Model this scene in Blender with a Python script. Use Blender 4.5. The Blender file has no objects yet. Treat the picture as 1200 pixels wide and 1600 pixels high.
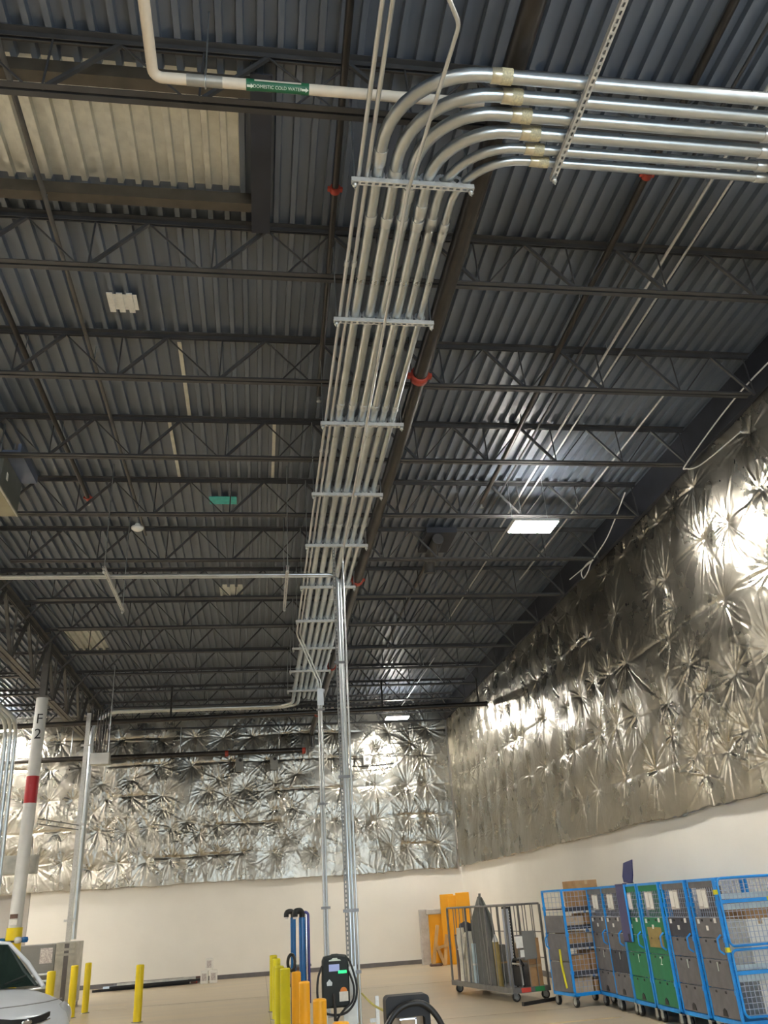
import bpy, math, random
import numpy as np
from mathutils import Vector, Matrix

random.seed(7)
RNG = np.random.default_rng(11)
scene = bpy.context.scene
COL = scene.collection

# ---------------------------------------------------------------- camera
YAW, PITCH, ROLL, FPX = 0.165537, 0.446762, -0.066784, 1279.92
def cam_axes():
    cy, sy, cp, sp = math.cos(YAW), math.sin(YAW), math.cos(PITCH), math.sin(PITCH)
    f = Vector((sy*cp, cy*cp, sp)); r = Vector((cy, -sy, 0)); u = r.cross(f)
    cr, sr = math.cos(ROLL), math.sin(ROLL)
    return r*cr + u*sr, u*cr - r*sr, f
_r, _u, _f = cam_axes()
cam = bpy.data.cameras.new('camera')
cam.sensor_fit = 'VERTICAL'; cam.sensor_height = 36.0; cam.lens = FPX/1600*36.0
cam.clip_start = 0.05; cam.clip_end = 200
cam_o = bpy.data.objects.new('camera', cam); COL.objects.link(cam_o)
cam_o.matrix_world = Matrix(((_r.x, _u.x, -_f.x, 0), (_r.y, _u.y, -_f.y, 0), (_r.z, _u.z, -_f.z, 1.6), (0, 0, 0, 1)))
scene.camera = cam_o

# ---------------------------------------------------------------- light
world = bpy.data.worlds.new('daylight'); scene.world = world; world.use_nodes = True
bg = world.node_tree.nodes['Background']
bg.inputs['Color'].default_value = (0.66, 0.83, 1.0, 1); bg.inputs['Strength'].default_value = 8.0
for _x in (1.4, 4.6):
    _p = bpy.data.lights.new('dock_door_portal', 'AREA'); _p.shape = 'RECTANGLE'; _p.size = 2.8; _p.size_y = 3.4
    _p.cycles.is_portal = True
    _o = bpy.data.objects.new('dock_door_portal', _p); COL.objects.link(_o)
    _o.location = (_x, -7.21, 1.7); _o.rotation_euler = (math.pi/2, 0, 0)
LAMP_STRENGTH = 240.0
LAMP_TINT = (1.0, 0.96, 0.88)
scene.view_settings.view_transform = 'Standard'; scene.view_settings.look = 'None'
scene.view_settings.gamma = 1.0; scene.view_settings.use_curve_mapping = False
scene.view_settings.exposure = 0.40

# ---------------------------------------------------------------- materials
def mat(name, color, rough=0.5, metal=0.0, var=0.0, vscale=6.0, bump=0.0, bscale=40.0, stretch=(1, 1, 1),
        color2=None, rvar=0.0, emit=None, estr=0.0, trans=0.0, spec=None, alpha=None):
    m = bpy.data.materials.new(name); m.use_nodes = True
    nt = m.node_tree; b = nt.nodes['Principled BSDF']; L = nt.links
    b.inputs['Base Color'].default_value = (*color, 1)
    b.inputs['Roughness'].default_value = rough; b.inputs['Metallic'].default_value = metal
    if spec is not None: b.inputs['Specular IOR Level'].default_value = spec
    if trans: b.inputs['Transmission Weight'].default_value = trans
    if emit:
        b.inputs['Emission Color'].default_value = (*emit, 1); b.inputs['Emission Strength'].default_value = estr
    tc = nt.nodes.new('ShaderNodeTexCoord'); mp = nt.nodes.new('ShaderNodeMapping')
    mp.inputs['Scale'].default_value = stretch
    L.new(tc.outputs['Object'], mp.inputs['Vector'])
    if var or rvar or color2:
        n = nt.nodes.new('ShaderNodeTexNoise'); n.inputs['Scale'].default_value = vscale; n.inputs['Detail'].default_value = 5
        L.new(mp.outputs[0], n.inputs['Vector'])
        c2 = color2 or tuple(max(0, c*(1-var)) for c in color)
        c1 = color if color2 else tuple(min(1, c*(1+var)) for c in color)
        r = nt.nodes.new('ShaderNodeValToRGB'); r.color_ramp.elements[0].position = 0.32; r.color_ramp.elements[1].position = 0.68
        r.color_ramp.elements[0].color = (*c2, 1); r.color_ramp.elements[1].color = (*c1, 1)
        L.new(n.outputs['Fac'], r.inputs['Fac']); L.new(r.outputs['Color'], b.inputs['Base Color'])
        if rvar:
            q = nt.nodes.new('ShaderNodeMapRange'); q.inputs['To Min'].default_value = rough-rvar; q.inputs['To Max'].default_value = rough+rvar
            L.new(n.outputs['Fac'], q.inputs['Value']); L.new(q.outputs['Result'], b.inputs['Roughness'])
    if bump:
        n2 = nt.nodes.new('ShaderNodeTexNoise'); n2.inputs['Scale'].default_value = bscale; n2.inputs['Detail'].default_value = 4
        L.new(mp.outputs[0], n2.inputs['Vector'])
        bp = nt.nodes.new('ShaderNodeBump'); bp.inputs['Strength'].default_value = bump; bp.inputs['Distance'].default_value = 0.01
        L.new(n2.outputs['Fac'], bp.inputs['Height']); L.new(bp.outputs['Normal'], b.inputs['Normal'])
    return m

M = {}
M['floor'] = mat('polished_concrete', (0.52, 0.425, 0.29), 0.34, 0, color2=(0.40, 0.325, 0.225), vscale=1.1, stretch=(0.35, 1.6, 1), rvar=0.08, bump=0.02, bscale=60)
M['wall'] = mat('white_wall_paint', (0.80, 0.77, 0.70), 0.62, 0, var=0.025, vscale=1.2, bump=0.02, bscale=90)
M['greywall'] = mat('grey_wall_paint', (0.36, 0.34, 0.31), 0.6, 0, var=0.04, vscale=2)
M['navy_edge'] = mat('dark_edge_steel', (0.022, 0.026, 0.038), 0.6, 0, var=0.2, vscale=3)
M['base'] = mat('grey_vinyl_baseboard', (0.13, 0.12, 0.12), 0.5, 0, var=0.1)
M['deck'] = mat('dark_painted_deck', (0.108, 0.130, 0.165), 0.38, 0, var=0.14, vscale=1.5, stretch=(2, 0.4, 1), rvar=0.06, spec=0.8)
M['galv_deck'] = mat('bare_galvanized_deck', (0.66, 0.66, 0.60), 0.34, 0.7, var=0.10, vscale=9, rvar=0.08)
M['galv_deck2'] = mat('dull_galvanized_deck', (0.42, 0.41, 0.37), 0.45, 0.5, var=0.12, vscale=9)
M['joist'] = mat('dark_joist_paint', (0.052, 0.052, 0.054), 0.5, 0, var=0.2, vscale=4, spec=0.5)
M['joist_warm'] = mat('brown_primer_steel', (0.075, 0.062, 0.045), 0.55, 0, var=0.25, vscale=5)
M['girder'] = mat('grey_girder_paint', (0.085, 0.082, 0.076), 0.5, 0, var=0.25, vscale=4)
M['galv'] = mat('galvanized_conduit', (0.57, 0.61, 0.63), 0.29, 0.97, var=0.06, vscale=7, rvar=0.04)
M['galv_bright'] = mat('bright_zinc', (0.62, 0.64, 0.64), 0.29, 0.85, var=0.03, vscale=6, rvar=0.03)
M['zinc_tan'] = mat('tan_zinc_coupling', (0.66, 0.60, 0.44), 0.3, 0.7, var=0.1, vscale=40)
M['strut'] = mat('galvanized_strut', (0.62, 0.62, 0.60), 0.42, 0.35, var=0.1, vscale=25)
M['sticker'] = mat('pale_sticker', (0.72, 0.66, 0.42), 0.5, 0, color2=(0.45, 0.41, 0.28), vscale=90, stretch=(1, 1, 1))
M['black_pipe'] = mat('black_iron_pipe', (0.028, 0.024, 0.021), 0.33, 0.2, var=0.25, vscale=6)
M['red'] = mat('red_coupling', (0.36, 0.045, 0.025), 0.5, 0, var=0.2, vscale=20)
M['cream'] = mat('cream_pipe_jacket', (0.78, 0.70, 0.58), 0.55, 0, var=0.05, vscale=8)
M['green_band'] = mat('green_marker_band', (0.012, 0.13, 0.055), 0.45, 0, var=0.1)
M['white_text'] = mat('white_lettering', (0.75, 0.85, 0.75), 0.5, 0, var=0.03)
M['white'] = mat('white_paint', (0.80, 0.80, 0.77), 0.45, 0, var=0.03)
M['white_plastic'] = mat('white_plastic', (0.82, 0.82, 0.80), 0.4, 0, var=0.02)
M['col_white'] = mat('white_column_paint', (0.62, 0.62, 0.60), 0.45, 0, var=0.05, vscale=5)
M['band_red'] = mat('red_column_band', (0.42, 0.012, 0.02), 0.4, 0, var=0.06)
M['black_text'] = mat('black_lettering', (0.015, 0.015, 0.015), 0.5)
M['yellow'] = mat('yellow_bollard', (0.74, 0.56, 0.01), 0.38, 0, var=0.07, vscale=4)
M['lime'] = mat('lemon_bollard', (0.70, 0.62, 0.015), 0.36, 0, var=0.05, vscale=4)
M['amber'] = mat('amber_bollard', (0.86, 0.40, 0.012), 0.4, 0, var=0.05, vscale=4)
M['black'] = mat('black_plastic', (0.012, 0.012, 0.013), 0.6, 0, var=0.15, vscale=12)
M['rubber'] = mat('black_rubber', (0.014, 0.014, 0.014), 0.45, 0, var=0.2, vscale=20)
M['darkgreen'] = mat('charger_shell', (0.010, 0.016, 0.015), 0.6, 0, var=0.1, vscale=12)
M['screen'] = mat('lit_screen', (0.10, 0.12, 0.20), 0.2, 0, emit=(0.42, 0.48, 0.85), estr=0.35)
M['led_green'] = mat('green_status_light', (0.02, 0.5, 0.15), 0.3, 0, emit=(0.0, 0.9, 0.22), estr=0.9)
M['orange'] = mat('orange_plastic', (0.88, 0.40, 0.010), 0.45, 0, var=0.04, vscale=3)
M['orange_tag'] = mat('orange_tag', (0.80, 0.25, 0.03), 0.5)
M['paper'] = mat('white_paper', (0.78, 0.77, 0.72), 0.7, 0, var=0.06, vscale=25)
M['print'] = mat('printed_paper', (0.70, 0.66, 0.62), 0.7, 0, color2=(0.38, 0.33, 0.33), vscale=30)
M['cart_blue'] = mat('blue_cart_frame', (0.010, 0.27, 0.74), 0.38, 0, var=0.12, vscale=8, spec=0.6)
M['cart_wire'] = mat('pale_cart_wire', (0.42, 0.47, 0.58), 0.4, 0.3, var=0.08)
M['cart_grey'] = mat('grey_cart_fabric', (0.15, 0.145, 0.15), 0.75, 0, var=0.14, vscale=7, bump=0.15, bscale=25)
M['cart_dark'] = mat('charcoal_cart_fabric', (0.055, 0.057, 0.072), 0.75, 0, var=0.14, vscale=7, bump=0.15, bscale=25)
M['cart_green'] = mat('green_cart_fabric', (0.022, 0.19, 0.085), 0.7, 0, var=0.1, vscale=6, bump=0.12, bscale=20)
M['navy'] = mat('navy_board', (0.017, 0.022, 0.11), 0.55, 0, var=0.12, vscale=8)
M['purple'] = mat('purple_grey_flap', (0.075, 0.070, 0.17), 0.6, 0, var=0.08, vscale=5)
M['cardboard'] = mat('brown_cardboard', (0.40, 0.23, 0.105), 0.75, 0, var=0.12, vscale=9, bump=0.05, bscale=60)
M['cardboard_pale'] = mat('pale_cardboard', (0.55, 0.42, 0.29), 0.75, 0, var=0.1, vscale=9)
M['tape'] = mat('packing_tape', (0.46, 0.32, 0.18), 0.3, 0, var=0.05)
M['wood'] = mat('raw_wood', (0.55, 0.33, 0.13), 0.65, 0, var=0.18, vscale=8, stretch=(1, 1, 0.15))
M['steel_grey'] = mat('grey_cart_steel', (0.20, 0.195, 0.19), 0.42, 0.45, var=0.12, vscale=10)
M['grey_board'] = mat('grey_felt_board', (0.125, 0.13, 0.122), 0.8, 0, var=0.1, vscale=8, bump=0.08)
M['cloth'] = mat('cream_cloth', (0.74, 0.70, 0.60), 0.8, 0, var=0.12, vscale=10, bump=0.2, bscale=15)
M['olive'] = mat('olive_roll', (0.30, 0.22, 0.07), 0.5, 0, var=0.15, vscale=9)
M['pale_blue'] = mat('pale_blue_sheet', (0.45, 0.56, 0.60), 0.5, 0, var=0.08)
M['brown_tube'] = mat('brown_tube', (0.13, 0.075, 0.055), 0.5, 0, var=0.2)
M['clear'] = mat('milky_plastic_wrap', (0.55, 0.52, 0.48), 0.25, 0, var=0.12, vscale=8, bump=0.3, bscale=12)
M['gear'] = mat('switchgear_grey', (0.20, 0.20, 0.19), 0.4, 0, var=0.06, vscale=3)
M['gear_light'] = mat('switchgear_pale_metal', (0.48, 0.47, 0.42), 0.35, 0.4, var=0.2, vscale=5)
M['hvac'] = mat('dull_duct_steel', (0.16, 0.17, 0.15), 0.45, 0.3, var=0.15, vscale=3)
M['hvac_beige'] = mat('olive_beige_panel', (0.28, 0.26, 0.17), 0.5, 0, var=0.12, vscale=3)
M['hvac_blue'] = mat('blue_grey_flange', (0.15, 0.18, 0.26), 0.4, 0.2, var=0.12, vscale=5)
M['teal'] = mat('teal_sheet', (0.06, 0.46, 0.42), 0.5, 0, var=0.15, vscale=12)
M['car'] = mat('white_car_paint', (0.60, 0.63, 0.66), 0.22, 0, var=0.02, spec=0.6)
M['glass'] = mat('dark_car_glass', (0.015, 0.03, 0.025), 0.06, 0, var=0.2, vscale=2, spec=0.8)
M['chrome'] = mat('chrome', (0.80, 0.80, 0.82), 0.12, 1.0, var=0.02)
M['lens'] = mat('headlamp_lens', (0.55, 0.56, 0.56), 0.15, 0.3, var=0.05)
M['emblem_blue'] = mat('dull_brown_emblem', (0.30, 0.25, 0.22), 0.3)
M['pole_blue'] = mat('glossy_blue_sleeve', (0.012, 0.115, 0.33), 0.22, 0, var=0.15, vscale=6, spec=0.6)
M['pole_indigo'] = mat('indigo_sleeve', (0.05, 0.05, 0.22), 0.25, 0, var=0.12, vscale=6)
M['yellow_strap'] = mat('yellow_strap', (0.45, 0.40, 0.07), 0.6, 0, var=0.1)
M['bandred'] = mat('red_sticker', (0.62, 0.07, 0.05), 0.5)
M['bandgreen'] = mat('green_sticker', (0.03, 0.24, 0.08), 0.5)
M['lamp_white'] = mat('lamp_housing', (0.75, 0.75, 0.74), 0.4)
M['lamp_glow'] = mat('lamp_diffuser', (0.9, 0.9, 0.9), 0.5, emit=LAMP_TINT, estr=LAMP_STRENGTH)
M['floor_line'] = mat('worn_yellow_line', (0.60, 0.47, 0.25), 0.5, 0, var=0.2, vscale=6)
M['joint'] = mat('floor_joint_filler', (0.20, 0.17, 0.13), 0.6)

def foil_material():
    m = bpy.data.materials.new('crumpled_silver_foil'); m.use_nodes = True
    nt = m.node_tree; b = nt.nodes['Principled BSDF']; L = nt.links
    b.inputs['Metallic'].default_value = 1.0
    tc = nt.nodes.new('ShaderNodeTexCoord')
    n = nt.nodes.new('ShaderNodeTexNoise'); n.inputs['Scale'].default_value = 2.2; n.inputs['Detail'].default_value = 4
    L.new(tc.outputs['Object'], n.inputs['Vector'])
    r = nt.nodes.new('ShaderNodeValToRGB')
    r.color_ramp.elements[0].position = 0.3; r.color_ramp.elements[1].position = 0.7
    r.color_ramp.elements[0].color = (0.38, 0.355, 0.30, 1); r.color_ramp.elements[1].color = (0.50, 0.47, 0.40, 1)
    L.new(n.outputs['Fac'], r.inputs['Fac']); L.new(r.outputs['Color'], b.inputs['Base Color'])
    q = nt.nodes.new('ShaderNodeMapRange'); q.inputs['To Min'].default_value = 0.22; q.inputs['To Max'].default_value = 0.34
    L.new(n.outputs['Fac'], q.inputs['Value']); L.new(q.outputs['Result'], b.inputs['Roughness'])
    n2 = nt.nodes.new('ShaderNodeTexNoise'); n2.inputs['Scale'].default_value = 26; n2.inputs['Detail'].default_value = 5
    n2.inputs['Distortion'].default_value = 1.2
    L.new(tc.outputs['Object'], n2.inputs['Vector'])
    bp = nt.nodes.new('ShaderNodeBump'); bp.inputs['Strength'].default_value = 0.10; bp.inputs['Distance'].default_value = 0.01
    L.new(n2.outputs['Fac'], bp.inputs['Height']); L.new(bp.outputs['Normal'], b.inputs['Normal'])
    return m
M['foil'] = foil_material()

# ---------------------------------------------------------------- mesh helpers
class MB:
    """collects shapes and links them as one mesh object"""
    def __init__(s): s.v = []; s.f = []; s.sm = []
    def add(s, vs, fs, smooth=False):
        o = len(s.v); s.v += [tuple(v) for v in vs]
        s.f += [tuple(i+o for i in f) for f in fs]; s.sm += [smooth]*len(fs); return s
    def box(s, x0, y0, z0, x1, y1, z1, mx=None):
        vs = [(x, y, z) for z in (z0, z1) for y in (y0, y1) for x in (x0, x1)]
        if mx is not None: vs = [tuple(mx @ Vector(v)) for v in vs]
        return s.add(vs, [(0, 2, 3, 1), (4, 5, 7, 6), (0, 1, 5, 4), (2, 6, 7, 3), (0, 4, 6, 2), (1, 3, 7, 5)])
    def cbox(s, c, size, mx=None):
        return s.box(c[0]-size[0]/2, c[1]-size[1]/2, c[2]-size[2]/2, c[0]+size[0]/2, c[1]+size[1]/2, c[2]+size[2]/2, mx)
    def rbox(s, x0, y0, z0, x1, y1, z1, b=0.01):
        # box with chamfered edges all round
        vs = []
        for z, i in ((z0, b), (z0+b, 0), (z1-b, 0), (z1, b)):
            a, c, d, e = x0+i, x1-i, y0+i, y1-i
            k = b
            vs += [(a+k, d, z), (c-k, d, z), (c, d+k, z), (c, e-k, z), (c-k, e, z), (a+k, e, z), (a, e-k, z), (a, d+k, z)]
        fs = [tuple(range(7, -1, -1)), tuple(range(24, 32))]
        for l in range(3):
            for i in range(8):
                j = (i+1) % 8; fs.append((l*8+i, l*8+j, l*8+8+j, l*8+8+i))
        return s.add(vs, fs)
    def bar(s, p, q, w, h, up=(0, 0, 1)):
        p, q = Vector(p), Vector(q); d = (q-p).normalized(); up = Vector(up)
        if abs(d.dot(up)) > 0.99: up = Vector((0, 1, 0))
        a = d.cross(up).normalized(); b = a.cross(d)
        vs = [e + a*(i*w/2) + b*(j*h/2) for e in (p, q) for i, j in ((-1, -1), (1, -1), (1, 1), (-1, 1))]
        return s.add(vs, [(0, 1, 2, 3), (7, 6, 5, 4), (0, 4, 5, 1), (1, 5, 6, 2), (2, 6, 7, 3), (3, 7, 4, 0)])
    def tube(s, path, r, n=12, caps=True, radii=None, closed=False):
        P = [Vector(p) for p in path]; k = len(P); vs = []; fs = []
        d0 = (P[1]-P[0]).normalized(); up = Vector((0, 0, 1)) if abs(d0.z) < 0.9 else Vector((1, 0, 0))
        a = d0.cross(up).normalized()
        for i in range(k):
            if closed: d = (P[(i+1) % k]-P[i-1]).normalized()
            else: d = (P[min(i+1, k-1)]-P[max(i-1, 0)]).normalized()
            a = (a - d*a.dot(d)).normalized(); b = d.cross(a)
            rr = radii[i] if radii else r
            vs += [P[i] + a*(rr*math.cos(2*math.pi*j/n)) + b*(rr*math.sin(2*math.pi*j/n)) for j in range(n)]
        for i in range(k if closed else k-1):
            o, o2 = i*n, ((i+1) % k)*n
            fs += [(o+j, o+(j+1) % n, o2+(j+1) % n, o2+j) for j in range(n)]
        s.add(vs, fs, True)
        if caps and not closed:
            s.add(vs[:n], [tuple(range(n-1, -1, -1))]); s.add(vs[-n:], [tuple(range(n))])
        return s
    def cyl(s, p, q, r, n=14, r2=None): return s.tube([p, q], r, n, True, [r, r if r2 is None else r2])
    def lathe(s, c, prof, n=20):
        vs = [(c[0]+r*math.cos(2*math.pi*j/n), c[1]+r*math.sin(2*math.pi*j/n), c[2]+z) for r, z in prof for j in range(n)]
        fs = [(i*n+j, i*n+(j+1) % n, i*n+n+(j+1) % n, i*n+n+j) for i in range(len(prof)-1) for j in range(n)]
        s.add(vs, fs, True)
        return s
    def prism(s, poly, axis, a0, a1):
        # poly in the two other axes (x,y order kept), extruded along axis
        def P(u, v, w):
            return {'x': (w, u, v), 'y': (u, w, v), 'z': (u, v, w)}[axis]
        n = len(poly); vs = [P(u, v, a0) for u, v in poly] + [P(u, v, a1) for u, v in poly]
        fs = [tuple(range(n-1, -1, -1)), tuple(range(n, 2*n))] + [(i, (i+1) % n, n+(i+1) % n, n+i) for i in range(n)]
        return s.add(vs, fs)
    def mesh(s, name, m):
        me = bpy.data.meshes.new(name); me.from_pydata(s.v, [], s.f); me.update()
        me.polygons.foreach_set('use_smooth', s.sm)
        import bmesh
        bm = bmesh.new(); bm.from_mesh(me); bmesh.ops.recalc_face_normals(bm, faces=bm.faces); bm.to_mesh(me); bm.free()
        if m is not None: me.materials.append(m)
        return me
    def build(s, name, m, parent=None, loc=None, rot=None):
        return inst(name, s.mesh(name, m), parent, loc, rot)

def inst(name, me, parent=None, loc=None, rot=None):
    o = bpy.data.objects.new(name, me); COL.objects.link(o)
    if parent is not None: o.parent = parent
    if loc is not None: o.location = loc
    if rot is not None: o.rotation_euler = rot
    return o
def tag(o, label=None, cat=None, group=None, kind=None):
    if label: o['label'] = label
    if cat: o['category'] = cat
    if group: o['group'] = group
    if kind: o['kind'] = kind
    return o
def thing(name, label, cat, loc=(0, 0, 0), rz=0.0, group=None):
    o = bpy.data.objects.new(name, None); o.empty_display_size = 0.1; COL.objects.link(o)
    o.location = loc; o.rotation_euler = (0, 0, rz)
    return tag(o, label, cat, group)
def fillet(pts, R, n=8):
    P = [Vector(p) for p in pts]; out = [P[0]]
    for i in range(1, len(P)-1):
        a, b, c = P[i-1], P[i], P[i+1]
        u, w = (a-b).normalized(), (c-b).normalized()
        ang = u.angle(w); t = R/math.tan(ang/2); t = min(t, (a-b).length*0.98, (c-b).length*0.98)
        RR = t*math.tan(ang/2)
        s, e = b+u*t, b+w*t
        cen = b + (u+w).normalized()*(RR/math.sin(ang/2))
        va, vb = s-cen, e-cen; tot = va.angle(vb); ax = va.cross(vb).normalized()
        for k in range(n+1): out.append(cen + Matrix.Rotation(tot*k/n, 3, ax) @ va)
    out.append(P[-1]); return out
def text_mesh(body, size, m, depth=0.002):
    cu = bpy.data.curves.new('lettering', 'FONT'); cu.body = body; cu.size = size; cu.extrude = depth
    cu.align_x = 'CENTER'; cu.align_y = 'CENTER'
    o = bpy.data.objects.new('lettering', cu); COL.objects.link(o)
    bpy.context.view_layer.update()
    me = bpy.data.meshes.new_from_object(o.evaluated_get(bpy.context.evaluated_depsgraph_get()))
    bpy.data.objects.remove(o); me.materials.clear(); me.materials.append(m); return me
def copy_thing(root, loc=None, rz=None, label=None):
    r = root.copy(); COL.objects.link(r)
    if loc is not None: r.location = loc
    if rz is not None: r.rotation_euler = (0, 0, rz)
    if label: r['label'] = label
    for ch in list(root.children):
        c = ch.copy(); COL.objects.link(c); c.parent = r
        for g in list(ch.children):
            d = g.copy(); COL.objects.link(d); d.parent = c
    return r
def ordinal(i):
    return ['first', 'second', 'third', 'fourth', 'fifth', 'sixth', 'seventh', 'eighth', 'ninth', 'tenth', 'eleventh', 'twelfth', 'thirteenth', 'fourteenth', 'fifteenth'][i]
def S(o): return tag(o, kind='structure')

XW, YW = 6.16, 26.86          # painted faces of the right and the back wall
XL, YF = -13.0, -7.0          # left wall, front wall behind the camera
ZD = 7.50                     # underside of the roof deck
ZB = 6.90                     # underside of the joists
# ================================================================ SETTING
fl = S(MB().box(XL, YF, -0.2, XW, YW, 0).build('floor', M['floor']))
for x in (-6.0, 0.2): MB().box(x-0.004, YF, 0.0, x+0.004, YW-0.05, 0.0015).build('expansion_joint', M['joint'], fl)
for y in (2.0, 8.0, 14.2, 20.4): MB().box(XL, y-0.004, 0.0, XW-0.05, y+0.004, 0.0015).build('expansion_joint', M['joint'], fl)
tag(MB().box(2.6, 12.73, 0.0, 5.0, 12.80, 0.003).build('painted_line', M['floor_line'], fl), 'worn yellow painted line')
S(MB().box(XW, YF, 0, XW+0.2, YW+0.2, ZD+0.3).build('wall_right', M['wall']))
wb = S(MB().box(-6.42, YW, 0, XW, YW+0.2, ZD+0.3).box(XL, YW, 4.0, -6.42, YW+0.2, ZD+0.3).box(XL, YW, 0, -10.2, YW+0.2, 4.0).build('wall_back', M['wall']))
S(MB().box(XL-0.2, YF, 0, XL, YW+0.2, ZD+0.3).build('wall_left', M['wall']))
fw = MB(); xs = XL
for cx in (1.4, 4.6):
    fw.box(xs, YF-0.2, 0, cx-1.4, YF, ZD+0.3); fw.box(cx-1.4, YF-0.2, 3.4, cx+1.4, YF, ZD+0.3); xs = cx+1.4
fw.box(xs, YF-0.2, 0, XW, YF, ZD+0.3); S(fw.build('wall_front', M['wall']))
d1 = S(MB().box(-10.2, YW+0.05, 0, -6.42, YW+0.1, 4.0).build('door_1', M['greywall']))
for k in range(5): MB().box(-10.18, YW+0.02, 0.02+0.6*k, -6.44, YW+0.05, 0.58+0.6*k).build('door_panel', M['greywall'], d1)
S(MB().box(-6.42, YW-0.018, 0, XW-0.018, YW, 0.11).build('baseboard_back', M['base']))
S(MB().box(XW-0.018, YF, 0, XW, YW-0.02, 0.11).build('baseboard_right', M['base']))
S(MB().box(XW-0.14, YF, 6.98, XW, YW-0.14, ZD-0.003).build('trim_1', M['navy_edge']))

# ---- roof deck: each sheet of six flutes is a panel
def deck_mesh(nfl, y0, y1, m, name='deck_panel', z=0.0):
    pitch = 0.1524; prof = []
    for k in range(nfl):
        x = k*pitch
        prof += [(x, 0.0), (x+0.046, 0.0), (x+0.055, 0.056), (x+pitch-0.009, 0.056)]
    prof.append((nfl*pitch, 0.0))
    n = len(prof); mb = MB()
    mb.add([(a, y0, b+z) for a, b in prof] + [(a, y1, b+z) for a, b in prof], [(i, i+1, n+i+1, n+i) for i in range(n-1)])
    me = bpy.data.meshes.new(name); me.from_pydata(mb.v, [], mb.f); me.update(); me.materials.append(m); return me
PW = 0.1524*6
ceil = S(MB().box(XL-0.2, YF-0.2, ZD+0.062, XW+0.2, YW+0.2, ZD+0.2).build('ceiling', M['deck']))
dm = deck_mesh(6, YF, YW, M['deck'])
XD0 = -13.0
for k in range(21):
    inst('deck_panel', dm, ceil, (XD0+k*PW, 0, ZD))
def deck_piece(x0, x1, y0, y1, m, label, name='bare_deck_panel'):
    k0 = round((x0-XD0)/0.1524); n = max(1, round((x1-x0)/0.1524))
    o = inst(name, deck_mesh(n, y0, y1, m, name, -0.004), ceil, (XD0+k0*0.1524, 0, ZD)); tag(o, label); return o
deck_piece(-2.75, -0.10, 4.36, 5.50, M['galv_deck'], 'bare silver fluted deck sheet')
deck_piece(-3.9, -2.95, 6.3, 7.55, M['galv_deck'], 'bare silver fluted deck sheet at left edge')
deck_piece(-4.25, -3.42, 18.2, 19.77, M['galv_deck'], 'bare silver deck sheet far left')
deck_piece(-0.75, -0.30, 15.6, 16.2, M['galv_deck'], 'small bare silver deck patch')
deck_piece(2.95, 3.85, 10.3, 10.75, M['deck'], 'dark deck patch')
for x, y0, y1 in ((-0.95, 7.75, 9.29), (-1.22, 9.45, 10.98), (0.15, 9.45, 10.98)):
    tag(MB().box(x, y0, ZD-0.005, x+0.045, y1, ZD-0.001).build('bare_deck_rib', M['galv_deck'], ceil), 'unpainted pale rib')
tag(MB().box(-1.60, 6.98, ZD-0.006, -1.30, 7.22, ZD-0.001).build('pale_patch', M['paper'], ceil), 'pale torn patch')
for k in range(3):
    MB().box(-1.6+0.1*k, 6.95, ZD-0.02, -1.54+0.1*k, 7.25, ZD-0.006).build('pale_strip', M['paper'], ceil)
tag(MB().box(-0.80, 11.62, ZD-0.008, -0.38, 11.88, ZD-0.001).build('teal_patch', M['teal'], ceil), 'teal patch')
# steel frame around the bare bay
fr = thing('opening_frame', 'brown steel angle frame around the bare silver roof deck sheet', 'frame', (-0.1, 4.95, ZD-0.14))
def angle_bar(mb, p, q, a, horizontal_dir):
    mb.bar(p, q, a, 0.008); mb.bar((p[0], p[1], p[2]+a/2), (q[0], q[1], q[2]+a/2), 0.008, a)
for y, nm in ((-0.55, 'header'), (0.62, 'header')):
    MB().box(-3.6, y-0.05, 0.0, 0.0, y+0.05, 0.012).box(-3.6, y-0.05, 0.012, 0.0, y-0.04, 0.13).build(nm, M['joist_warm'], fr)
MB().box(0.0, -0.72, 0.0, 0.17, 0.92, 0.012).box(0.0, -0.72, 0.012, 0.012, 0.92, 0.135).build('trimmer', M['navy_edge'], fr)

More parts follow.
